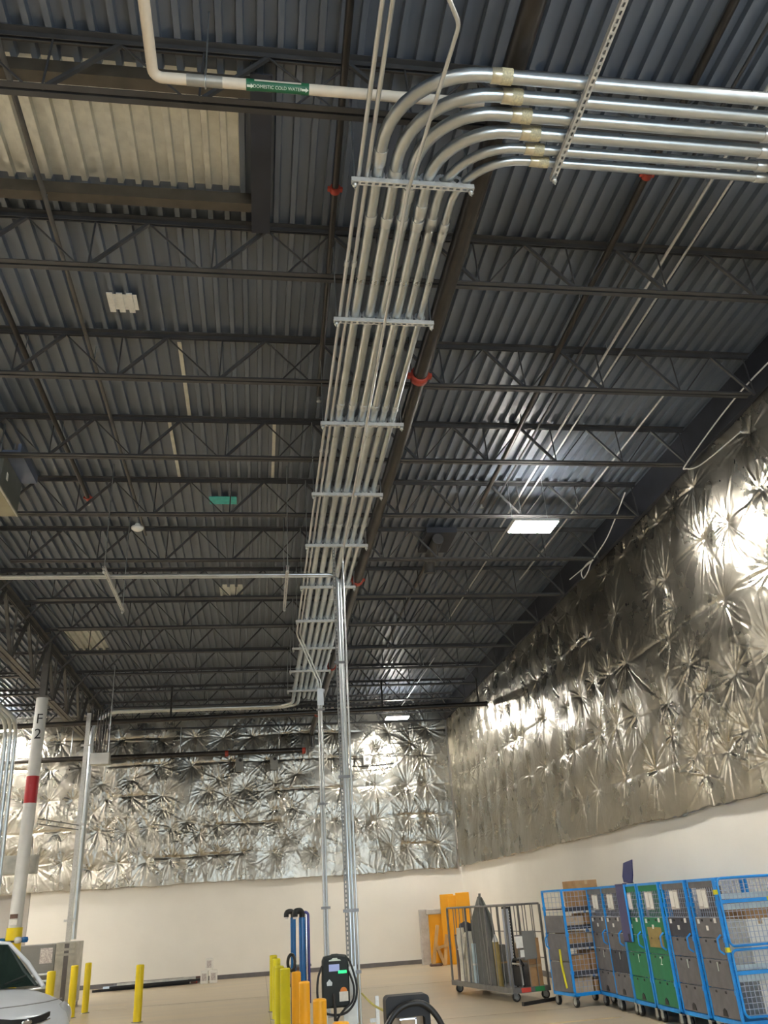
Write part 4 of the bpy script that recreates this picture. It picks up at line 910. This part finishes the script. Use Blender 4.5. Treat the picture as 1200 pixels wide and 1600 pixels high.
def cart(label, x, y, rz, fabric, front='fabric', digit=None, pouch=True, side_mesh=False, flap=False, dark=None, window=False):
    """local: front face at x=0 facing -x, width along y (0..CW), depth along +x"""
    t = thing('roll_cart', label, 'cart', (x, y, 0), rz, 'roll carts along the right wall')
    s = 0.034; bl = M['cart_blue']
    for (px, py) in ((0, 0), (0, CW-s), (CD-s, 0), (CD-s, CW-s)):
        o = MB().rbox(px, py, 0.17, px+s, py+s, CH, 0.006).build('corner_post', bl, t)
        for z in (0.45, 0.98, 1.36):
            MB().box(px-0.004, py-0.004, z, px+s+0.004, py+s+0.004, z+0.05).build('post_sleeve', bl, o)
    mb = MB()
    for (a, b) in (((0, 0), (CD, 0.03)), ((0, CW-0.03), (CD, CW)), ((0, 0), (0.03, CW)), ((CD-0.03, 0), (CD, CW))): mb.box(a[0]+0.002, a[1]+0.002, 0.155, b[0]-0.002, b[1]-0.002, 0.20)
    mb.box(0.03, 0.03, 0.175, CD-0.03, CW-0.03, 0.19); mb.build('base_frame', bl, t)
    mb = MB()
    for (a, b) in (((0.0, 0.03), (0.026, CW-0.03)), ((CD-0.026, 0.03), (CD, CW-0.03)), ((0.03, 0.0), (CD-0.03, 0.026)), ((0.03, CW-0.026), (CD-0.03, CW))): mb.box(a[0], a[1], CH-0.03, b[0], b[1], CH+0.001)
    mb.build('top_rail', bl, t)
    tag(wire_panel(MB(), 'x', CD-0.015, s, CW-s, 0.2, CH-0.04, 0.075).build('wire_back', M['cart_wire'], t), kind='stuff')
    w = MB(); wire_panel(w, 'y', CW-0.015, s, CD-s, 0.2, CH-0.04, 0.075)
    if not side_mesh: wire_panel(w, 'y', 0.015, s, CD-s, 0.2, CH-0.04, 0.075)
    tag(w.build('wire_side', M['cart_wire'], t), kind='stuff')
    for px, py in ((0.06, 0.06), (0.06, CW-0.06), (CD-0.06, 0.06), (CD-0.06, CW-0.06)): caster(t, px, py)
    fm = M[fabric]
    if front == 'fabric':
        # top mesh window, then three fabric panels one above the other
        tag(wire_panel(MB(), 'x', 0.014, s, CW-s, 1.24, CH-0.09, 0.055).build('wire_front', M['cart_wire'], t), kind='stuff')
        MB().box(0.006, s, CH-0.10, 0.022, CW-s, CH-0.03).build('header_cloth', fm, t)
        zs = [0.205, 0.50, 0.80, 1.02, 1.24]
        for i in range(4):
            q = fm
            if dark is not None and i == dark: q = M['cart_dark']
            p_ = MB().rbox(0.004, s+0.004, zs[i]+0.004, 0.026, CW-s-0.004, zs[i+1]-0.004, 0.005).build('fabric_panel', q, t)
            for yy in (0.24, 0.46):
                MB().box(-0.002, yy-0.015, zs[i+1]-0.045, 0.004, yy+0.015, zs[i+1]-0.02).build('eyelet', M['black'], p_)
        MB().prism([(0.29, 0.225), (0.40, 0.225), (0.385, 0.285), (0.345, 0.305), (0.305, 0.285)], 'x', -0.002, 0.0035).build('pull_loop', M['black'], t)
        # mesh look-through behind the window is closed by a cloth inside
        MB().box(0.10, s, 1.24, 0.106, CW-s, CH-0.09).build('inner_cloth', fm, t)
        if pouch:
            o = MB().box(0.004, 0.22, 1.33, 0.010, 0.46, 1.55).build('document_pouch', M['clear'], t)
            for (a, b, c2, d) in ((0.235, 1.345, 0.33, 1.53), (0.345, 1.36, 0.445, 1.54)): MB().box(0.001, a, b, 0.0035, c2, d).build('paper_slip', M['paper'], o)
        for (a, b) in ((0.12, 1.18), (0.33, 1.10), (0.52, 1.17)):
            MB().box(-0.003, a, b, 0.003, a+0.05, b+0.05).build('white_tag', M['paper'], t)
        if digit:
            inst('number', text_mesh(digit, 0.14, M['white_text'], 0.001), t, (0.0015, 0.30, 0.72), (math.pi/2, 0, -math.pi/2))
        o = MB().tube(fillet([(-0.002, 0.07, 0.86), (-0.055, 0.07, 0.90), (-0.055, 0.07, 1.02), (-0.002, 0.07, 1.06)], 0.03, 4), 0.011, 8).build('handle', bl, t)
    if window:
        MB().box(-0.002, 0.12, 0.88, 0.003, CW-0.12, 1.12).build('mesh_window', M['olive'], t)
    if side_mesh:
        # two round-cornered wire doors on the side facing the camera
        for z0, z1 in ((0.24, 0.90), (0.94, CH-0.01)):
            pts = [(x_, -0.014, z_) for x_, z_ in rrect(0.045, CD-0.045, z0, z1, 0.06, 5)]
            o = MB().tube(pts, 0.014, 8, closed=True).build('wire_door', bl, t)
            tag(wire_panel(MB(), 'y', -0.014, 0.055, CD-0.055, z0+0.02, z1-0.02, 0.055).build('door_wire', M['cart_wire'], o), kind='stuff')
            zm = z0+(z1-z0)*0.62
            MB().box(0.05, -0.024, zm, CD-0.05, -0.006, zm+0.04).build('door_bar', bl, o)
            MB().box(0.06, 0.005, zm-0.07, CD-0.06, 0.012, zm-0.005).box(0.06, 0.005, zm+0.045, CD-0.06, 0.012, zm+0.10).build('door_cloth', M['pale_blue'], o)
        MB().box(CD-0.18, -0.027, 1.385, CD-0.03, -0.0245, 1.425).build('yellow_label', M['lime'], t)
        for z in (0.88, 1.48): MB().box(-0.006, -0.006, z, s+0.006, s, z+0.05).build('yellow_tape', M['lime'], t)
    if flap:
        MB().rbox(-0.030, 0.36, 0.92, -0.012, CW-0.02, CH-0.01, 0.006).box(-0.03, 0.36, CH-0.01, 0.03, CW-0.02, CH+0.012).build('hanging_flap', M['purple'], t)
        MB().box(-0.034, 0.40, 0.94, -0.0305, 0.45, 1.03).build('flap_slot', M['black'], t)
        MB().tube([(-0.02, 0.345, 0.93), (-0.02, 0.345, CH)], 0.016, 8).build('flap_edge', bl, t)
    return t
RX = 5.25
ys = [13.44, 12.76, 12.04, 11.33, 10.64, 9.95]
cart('grey-fronted blue roll cart second from the far end, beside the cart of cartons', RX+0.01, ys[0], 0.0, 'cart_grey', digit='1')
cart('grey-fronted blue roll cart third from the far end with a charcoal middle panel', RX-0.01, ys[1], 0.0, 'cart_grey', digit='1', dark=1)
cart('green-fronted blue roll cart with a purple flap hanging at its left', RX-0.03, ys[2], 0.0, 'cart_green', digit='1', pouch=True, flap=True)
cart('green-fronted blue roll cart with a mesh window, next to the purple flap cart', RX-0.03, ys[3], 0.0, 'cart_green', digit='2', window=True)
cart('grey-fronted blue roll cart with a charcoal top panel, next to the green ones', RX, ys[4], 0.0, 'cart_grey', digit='1', dark=3)
cart('nearest blue roll cart with two wire doors on its side at the right edge', RX+0.03, ys[5], 0.0, 'cart_grey', digit='1', side_mesh=True)
FX, FY, FA = 4.82, 14.06, math.radians(11)
# far cart, turned: open front full of cartons faces the camera
ct = cart('blue roll cart at the far end with an open front full of brown cartons', FX, FY, FA, 'cart_grey', front='open')
# its left side carries the grey cloth
for i, (z0, z1) in enumerate(((0.205, 0.62), (0.63, 1.02), (1.03, 1.28))):
    MB().rbox(-0.004, 0.038, z0, 0.018, CW-0.038, z1, 0.005).build('fabric_panel', M['cart_grey'], ct)
tag(MB().tube([(-0.012, 0.26, 0.80), (-0.02, 0.25, 0.60), (-0.014, 0.21, 0.36), (-0.012, 0.19, 0.26)], 0.018, 8).build('yellow_strip', M['lime'], ct), 'yellow plastic strip')
MB().tube(fillet([(-0.002, 0.60, 0.80), (-0.055, 0.60, 0.84), (-0.055, 0.60, 0.96), (-0.002, 0.60, 1.0)], 0.03, 4), 0.012, 8).build('handle', M['cart_blue'], ct)
for z in (0.46, 0.84, 1.10, 1.36): MB().box(0.036, 0.05, z, CD-0.036, CW-0.04, z+0.015).box(0.036, 0.036, z-0.03, CD-0.036, 0.05, z+0.03).build('shelf', M['cart_dark'], ct)
def carton(label, x, y, z, w, d, h, rz=0, m='cardboard', group=None):
    t = thing('cardboard_box', label, 'box', (x, y, z), rz, group)
    MB().rbox(-w/2, -d/2, 0, w/2, d/2, h, 0.004).build('carton', M[m], t)
    MB().box(-0.025, -d/2-0.001, h-0.06, 0.025, d/2+0.001, h+0.001).build('tape_strip', M['tape'], t)
    return t
shelf_z = (0.192, 0.477, 0.857, 1.117); hgt = (0.21, 0.29, 0.19, 0.18); lev = ('bottom', 'second', 'third', 'top')
R3 = Matrix.Rotation(FA, 3, 'Z')
for i in range(4):
    for k, (lx, w) in enumerate(((0.23, 0.33), (0.57, 0.30))):
        h_ = hgt[i]*(0.96 if (i+k) % 2 == 0 else 0.78); q = Vector((FX, FY, 0)) + R3 @ Vector((lx, 0.28, 0))
        carton('brown carton on the %s shelf of the open cart, the %s one' % (lev[i], ('left', 'right')[k]), q.x, q.y, shelf_z[i], w, 0.40, h_, FA, 'cardboard' if (i+k) % 3 else 'cardboard_pale', 'cartons in the open cart')
q = Vector((FX, FY, 0)) + R3 @ Vector((0.55, 0.30, 0))
carton('tall brown carton rising above the open cart', q.x, q.y, 1.376, 0.42, 0.40, 0.40, FA, 'cardboard')
# goods inside the nearest cart
for z, lab, m in ((0.192, 'white carton behind the lower wire door of the nearest cart', 'paper'), (0.70, 'white carton stacked in the middle of the nearest cart', 'paper'), (1.20, 'brown carton at the top of the nearest cart', 'cardboard')):
    carton(lab, 5.25+0.57, 10.30, z, 0.36, 0.50, 0.50 if z < 1 else 0.22, 0, m, 'cartons in the nearest cart')
# navy folded board standing on the carts
t = thing('folded_board', 'navy folded board sticking up above the purple flap cart', 'board', (5.32, 12.36, CH+0.013))
MB().prism([(0.0, 0.0), (0.30, 0.02), (0.33, 0.10), (0.26, 0.28), (-0.06, 0.31), (-0.04, 0.10)], 'x', 0.0, 0.012).build('panel', M['navy'], t, (0, 0, 0), (0, math.radians(6), 0))
MB().box(-0.03, 0.0, 0.0, 0.03, 0.28, 0.008).build('fold', M['navy'], t)

# ================================================================ LONG MESH CART WITH BOARDS
mc_a = Vector((3.72, 18.0, 0)); mc_b = Vector((4.22, 15.42, 0))
yawm = math.atan2(mc_b.y-mc_a.y, mc_b.x-mc_a.x)
ML, MW, MH = 2.63, 0.72, 1.47
t = thing('stock_cart', 'long grey steel stock cart with barred sides full of boards and rolls', 'cart', mc_a, yawm)
# local: +x toward the near end, +y toward the right wall
sg = M['steel_grey']
MB().box(0, 0, 0.13, ML, 0.05, 0.21).box(0, MW-0.05, 0.13, ML, MW, 0.21).box(0.0, 0.05, 0.13, 0.05, MW-0.05, 0.21).box(ML-0.05, 0.05, 0.13, ML, MW-0.05, 0.21).box(0.05, 0.05, 0.17, ML-0.05, MW-0.05, 0.19).build('base_frame', sg, t)
MB().tube(fillet([(0.02, 0.02, MH), (ML-0.02, 0.02, MH), (ML-0.02, MW-0.02, MH), (0.02, MW-0.02, MH), (0.02, 0.02, MH)], 0.03, 3), 0.016, 8).build('top_rail', sg, t)
POST = MB().box(-0.02, -0.015, 0.21, 0.02, 0.015, MH-0.012).mesh('post', sg); BAR_ = MB().cyl((0, 0, 0.21), (0, 0, MH-0.012), 0.009, 8).mesh('bar', sg)
for yy in (0.02, MW-0.02):
    for x in (0.02, 0.90, 1.78, ML-0.02): inst('post', POST, t, (x, yy, 0))
    for x in (0.32, 0.61, 1.19, 1.48, 2.06, 2.34): inst('bar', BAR_, t, (x, yy, 0))
for x in (0.02, ML-0.02):
    for yy in (0.20, 0.36, 0.52): inst('bar', BAR_, t, (x, yy, 0))
for z in (0.62, 1.02): MB().cyl((0.02, MW-0.02, z), (ML-0.02, MW-0.02, z), 0.008, 8).build('cross_wire', sg, t)
MB().box(ML+0.001, 0.16, 0.138, ML+0.004, 0.34, 0.205).build('red_sticker', M['bandred'], t)
MB().box(ML+0.001, 0.42, 0.138, ML+0.004, 0.60, 0.205).build('green_sticker', M['bandgreen'], t)
MB().box(ML+0.02, 0.28, 0.62, ML+0.026, 0.52, 1.05).build('grey_plate', M['gear'], t, None)
MB().box(ML+0.027, 0.14, 0.80, ML+0.030, 0.27, 0.98).box(ML+0.027, 0.20, 0.66, ML+0.030, 0.28, 0.77).build('white_notice', M['paper'], t)
MB().box(ML-0.01, 0.14, 0.98, ML+0.02, 0.52, 1.0).box(ML-0.01, 0.14, 0.64, ML+0.02, 0.52, 0.66).build('plate_rail', sg, t)
for x in (0.12, ML-0.12):
    for yy in (0.08, MW-0.08): caster(t, x, yy)
RM = Matrix.Rotation(yawm, 3, 'Z')
def onto(lx, ly, z=0.19): v = mc_a + RM @ Vector((lx, ly, 0)); return (v.x, v.y, z)
def in_cart(name, label, cat, lx, ly, z=0.192): return thing(name, label, cat, onto(lx, ly, z), yawm)
# grey folded felt board with a pointed top
o = in_cart('felt_board', 'grey folded board with a pointed top towering out of the stock cart', 'board', 1.50, 0.14)
MB().prism([(-0.62, 0.0), (0.28, 0.0), (0.24, 0.75), (0.10, 1.15), (-0.18, 1.45), (-0.60, 1.02)], 'y', -0.02, 0.02).build('front_leaf', M['grey_board'], o)
MB().prism([(-0.35, 0.0), (0.36, 0.0), (0.30, 0.60), (0.20, 1.10), (-0.16, 1.44)], 'y', 0.03, 0.06).build('rear_leaf', M['grey_board'], o)
MB().bar((-0.15, -0.024, 1.42), (-0.02, -0.024, 0.02), 0.035, 0.008, (0, 1, 0)).build('fold_strip', M['gear'], o)
MB().cyl((-0.18, 0.02, 1.42), (-0.16, 0.02, 1.50), 0.025, 8).build('tie_knot', M['gear'], o)
# cloth rolls
for k, (lx, ly, lean, h_, r_) in enumerate(((0.36, 0.13, -0.02, 0.92, 0.085), (0.60, 0.16, 0.03, 0.72, 0.075), (0.83, 0.13, -0.01, 0.86, 0.09))):
    o = in_cart('cloth_roll', 'cream cloth roll upright in the stock cart, %s from its far end' % ordinal(k), 'roll', lx, ly)
    MB().tube([(0, 0, 0.0), (0.02, 0.01, h_*0.4), (-0.01, 0, h_*0.8), (lean, 0, h_)], r_, 12, True, [r_*0.9, r_, r_*1.08, r_*0.85]).build('roll', M['cloth'], o)
    MB().tube([((r_+0.006)*math.cos(a), (r_+0.006)*math.sin(a), h_*0.6) for a in np.linspace(0, 2*math.pi, 13)[:-1]], 0.008, 6, closed=True).build('tie_band', M['paper'], o)
o = in_cart('cloth_bundle', 'cream cloth bundle draped over the rolls in the stock cart', 'cloth', 0.62, 0.18, 0.90)
MB().tube([(-0.28, 0, 0.03), (-0.1, 0.02, 0.09), (0.12, 0, 0.08), (0.30, -0.01, 0.04)], 0.06, 10, True, [0.04, 0.065, 0.07, 0.045]).build('fold', M['cloth'], o)
MB().tube([(-0.05, -0.10, 0.06), (-0.06, -0.13, -0.1), (-0.03, -0.13, -0.3), (0.02, -0.13, -0.12), (0.04, -0.1, 0.06)], 0.028, 8).build('loop', M['cloth'], o)
o = in_cart('tube', 'dark brown tube leaning at the far corner of the stock cart', 'tube', 0.16, 0.14)
MB().cyl((0.04, 0, 0), (-0.02, 0.0, 0.78), 0.055, 12).build('tube_body', M['brown_tube'], o); MB().cyl((-0.02, 0, 0.78), (-0.022, 0, 0.80), 0.057, 12).build('end_cap', M['black'], o)
o = in_cart('bin_bag', 'dark bundle resting on top in the far corner of the stock cart', 'bundle', 0.22, 0.30)
MB().lathe((0, 0, 0), [(0.10, 0.0), (0.13, 0.2), (0.12, 0.7), (0.15, 0.85), (0.12, 0.98), (0.0, 1.03)], 9).build('sack', M['cart_dark'], o)
o = in_cart('pale_sheet', 'pale blue sheet standing beside the cloth rolls in the stock cart', 'sheet', 0.985, 0.12)
MB().rbox(-0.04, -0.06, 0, 0.04, 0.06, 0.66, 0.006).build('sheet', M['pale_blue'], o); MB().box(-0.042, -0.062, 0.3, 0.042, 0.062, 0.33).build('band', M['paper'], o)
o = in_cart('olive_roll', 'olive brown roll with a white top beside the grey board in the stock cart', 'roll', 1.98, 0.10)
MB().cyl((0, 0, 0), (-0.04, 0, 0.70), 0.055, 12).build('roll', M['olive'], o); MB().cyl((-0.04, 0, 0.70), (-0.04, 0.0, 0.82), 0.06, 12, 0.015).build('paper_top', M['paper'], o)
o = in_cart('perforated_panel', 'white panel with a black perforated edge in the stock cart', 'panel', 2.08, 0.30)
MB().rbox(-0.14, -0.012, 0, 0.14, 0.012, 1.22, 0.004).build('panel', M['cart_wire'], o)
ed = MB().box(0.14, -0.014, 0, 0.165, 0.014, 1.25).box(-0.14, -0.014, 1.22, 0.165, 0.014, 1.25).build('black_edge', M['black'], o)
for k in range(24): MB().box(0.147, -0.017, 0.06+0.048*k, 0.158, -0.0135, 0.08+0.048*k).build('perforation', M['paper'], ed)
o = in_cart('folding_chair', 'black folded chair with pale tubes at the near end of the stock cart', 'chair', 2.40, 0.22)
MB().tube(fillet([(-0.2, 0.0, 0.05), (-0.17, 0, 0.36), (0.17, 0, 0.36), (0.2, 0, 0.05)], 0.05, 4), 0.016, 8).build('leg_frame', M['gear_light'], o)
MB().rbox(-0.19, 0.02, 0.02, 0.19, 0.05, 0.33, 0.01).build('seat', M['black'], o)
MB().tube([(-0.2, 0.03, 0.30), (-0.12, 0.03, 0.42), (0.1, 0.03, 0.43), (0.22, 0.03, 0.34)], 0.025, 8).build('backrest', M['black'], o)
for k, (lx, ly, w, h_, m, lab) in enumerate(((2.30, 0.56, 0.34, 0.72, 'clear', 'plastic wrapped bundle at the back of the stock cart'), (2.00, 0.56, 0.26, 0.66, 'cardboard_pale', 'pale carton at the back of the stock cart'), (1.1, 0.50, 0.5, 0.62, 'gear', 'grey carton standing behind the boards in the stock cart'))):
    o = in_cart('bundle', lab, 'bundle', lx, ly)
    MB().rbox(-w/2, -0.08, 0, w/2, 0.08, h_, 0.01).build('wrapped_block', M[m], o); MB().box(-w/2-0.002, -0.082, h_*0.5, w/2+0.002, 0.082, h_*0.5+0.03).build('strap', M['tape'], o)
o = in_cart('carton_sheet', 'brown cardboard sheet leaning out of the near right corner of the stock cart', 'cardboard', 2.52, 0.52)
MB().rbox(-0.03, -0.12, 0, 0.03, 0.12, 0.74, 0.006).build('sheet', M['cardboard'], o); MB().box(-0.031, -0.121, 0.3, 0.031, 0.121, 0.34).build('tape_strip', M['tape'], o)
t = thing('floor_bar', 'black steel bar lying on the floor before the stock cart', 'bar', (4.25, 14.95, 0))
MB().bar((0, 0, 0.025), (0.72, 0.42, 0.025), 0.05, 0.05).build('bar', M['black'], t); MB().bar((-0.02, -0.01, 0.027), (0.01, 0.006, 0.027), 0.056, 0.054).build('end_cap', M['rubber'], t)

# ================================================================ THINGS IN THE FAR RIGHT CORNER
t = thing('orange_panel', 'tall orange plastic sheets standing in the far right corner', 'panel', (5.45, 25.6, 0))
for k, (x, h_) in enumerate(((0.0, 1.78), (0.22, 1.74), (0.44, 1.80))): MB().rbox(x-0.30, -0.02-0.05*k, 0.0, x+0.10, 0.02-0.05*k, h_, 0.01).build('sheet', M['orange'], t)
t = thing('wrapped_panel', 'orange panel in clear wrap beside the raw wood frame', 'panel', (4.98, 25.75, 0))
MB().rbox(-0.18, -0.03, 0.05, 0.20, 0.03, 1.30, 0.012).build('panel', M['orange'], t)
MB().rbox(-0.24, -0.06, 1.28, 0.26, 0.06, 1.42, 0.02).build('wrap_roll', M['clear'], t)
MB().box(-0.2, -0.1, 0, 0.22, 0.1, 0.05).build('foot', M['brown_tube'], t)
t = thing('wood_trestle', 'raw wood trestle frame leaning by the back wall corner', 'trestle', (4.95, 25.40, 0))
for a, b in (((-0.16, 0, 0.05), (0.06, 0.18, 1.0)), ((0.16, 0.0, 0.0), (0.30, 0.2, 0.75)), ((0.16, 0, 0.0), (-0.02, 0.10, 0.5))): MB().bar(a, b, 0.09, 0.06, (0, 1, 0)).build('leg', M['wood'], t)
MB().bar((-0.05, 0.06, 0.42), (0.30, 0.08, 0.50), 0.07, 0.05, (0, 1, 0)).build('cross_bar', M['wood'], t)
MB().rbox(-0.26, -0.08, 0, 0.06, 0.12, 0.06, 0.01).build('skid', M['brown_tube'], t)
t = thing('plastic_sheet', 'clear plastic sheets leaning on the back wall beside the wood trestle', 'sheet', (4.66, 26.2, 0))
MB().rbox(-0.05, -0.02, 0, 0.28, 0.03, 1.42, 0.006).build('sheet', M['clear'], t); MB().rbox(-0.03, -0.06, 0, 0.25, -0.03, 1.38, 0.006).build('sheet', M['clear'], t)
t = thing('pallet_stack', 'low wooden pallet stack on the far floor behind the lit charger', 'pallet', (1.05, 22.6, 0))
for z in (0.0, 0.34): MB().box(-0.32, -0.3, z, 0.16, 0.3, z+0.06).build('pallet_deck', M['brown_tube'], t)
MB().rbox(-0.3, -0.28, 0.06, 0.14, 0.28, 0.34, 0.01).build('load', M['cardboard'], t)
MB().box(-0.30, -0.25, 0.40, 0.20, 0.25, 0.44).build('cover', M['gear'], t)
# long steel pile at the back wall
t0 = Vector((-4.3, 25.55, 0)); 
for k in range(9):
    z = 0.03+0.058*(k//3); dy = (k % 3)*0.11; L = 2.5-0.35*(k//3)+0.1*((k*5) % 4)
    t = thing('steel_beam', 'long grey steel beam in the pile by the back wall, %s level, %s one' % (('bottom', 'middle', 'top')[k//3], ('front', 'middle', 'rear')[k % 3]), 'beam', t0+Vector((0.06*(k % 4)+0.25*(k//3), dy, z)), 0.20-0.012*(k % 5), 'steel beams piled by the back wall')
    m = ('black', 'brown_tube', 'steel_grey', 'black', 'galv', 'cart_dark', 'gear_light', 'brown_tube', 'steel_grey')[k]
    MB().box(0, -0.04, -0.025, L, 0.04, -0.019).box(0, -0.04, -0.019, L, -0.034, 0.024).box(0, 0.034, -0.019, L, 0.04, 0.024).build('beam_body', M[m], t)
    MB().box(L, -0.045, -0.028, L+0.03, 0.045, 0.028).build('end_plate', M['red' if k % 2 else 'gear_light'], t)
for k, (x, y, z, lab) in enumerate(((-1.44, 25.75, 0.0, 'small white printed box at the back wall, left of the two on the floor'), (-1.20, 25.75, 0.0, 'small white printed box at the back wall, right of the two on the floor'), (-1.32, 25.78, 0.30, 'small white printed box stacked on top of the two'))):
    t = thing('white_box', lab, 'box', (x, y, z), 0, 'white printed boxes at the back wall')
    MB().rbox(-0.10, -0.10, 0, 0.10, 0.10, 0.298, 0.005).build('carton', M['paper'], t); MB().box(-0.06, -0.103, 0.07, 0.06, -0.1, 0.24).build('printed_label', M['print'], t)
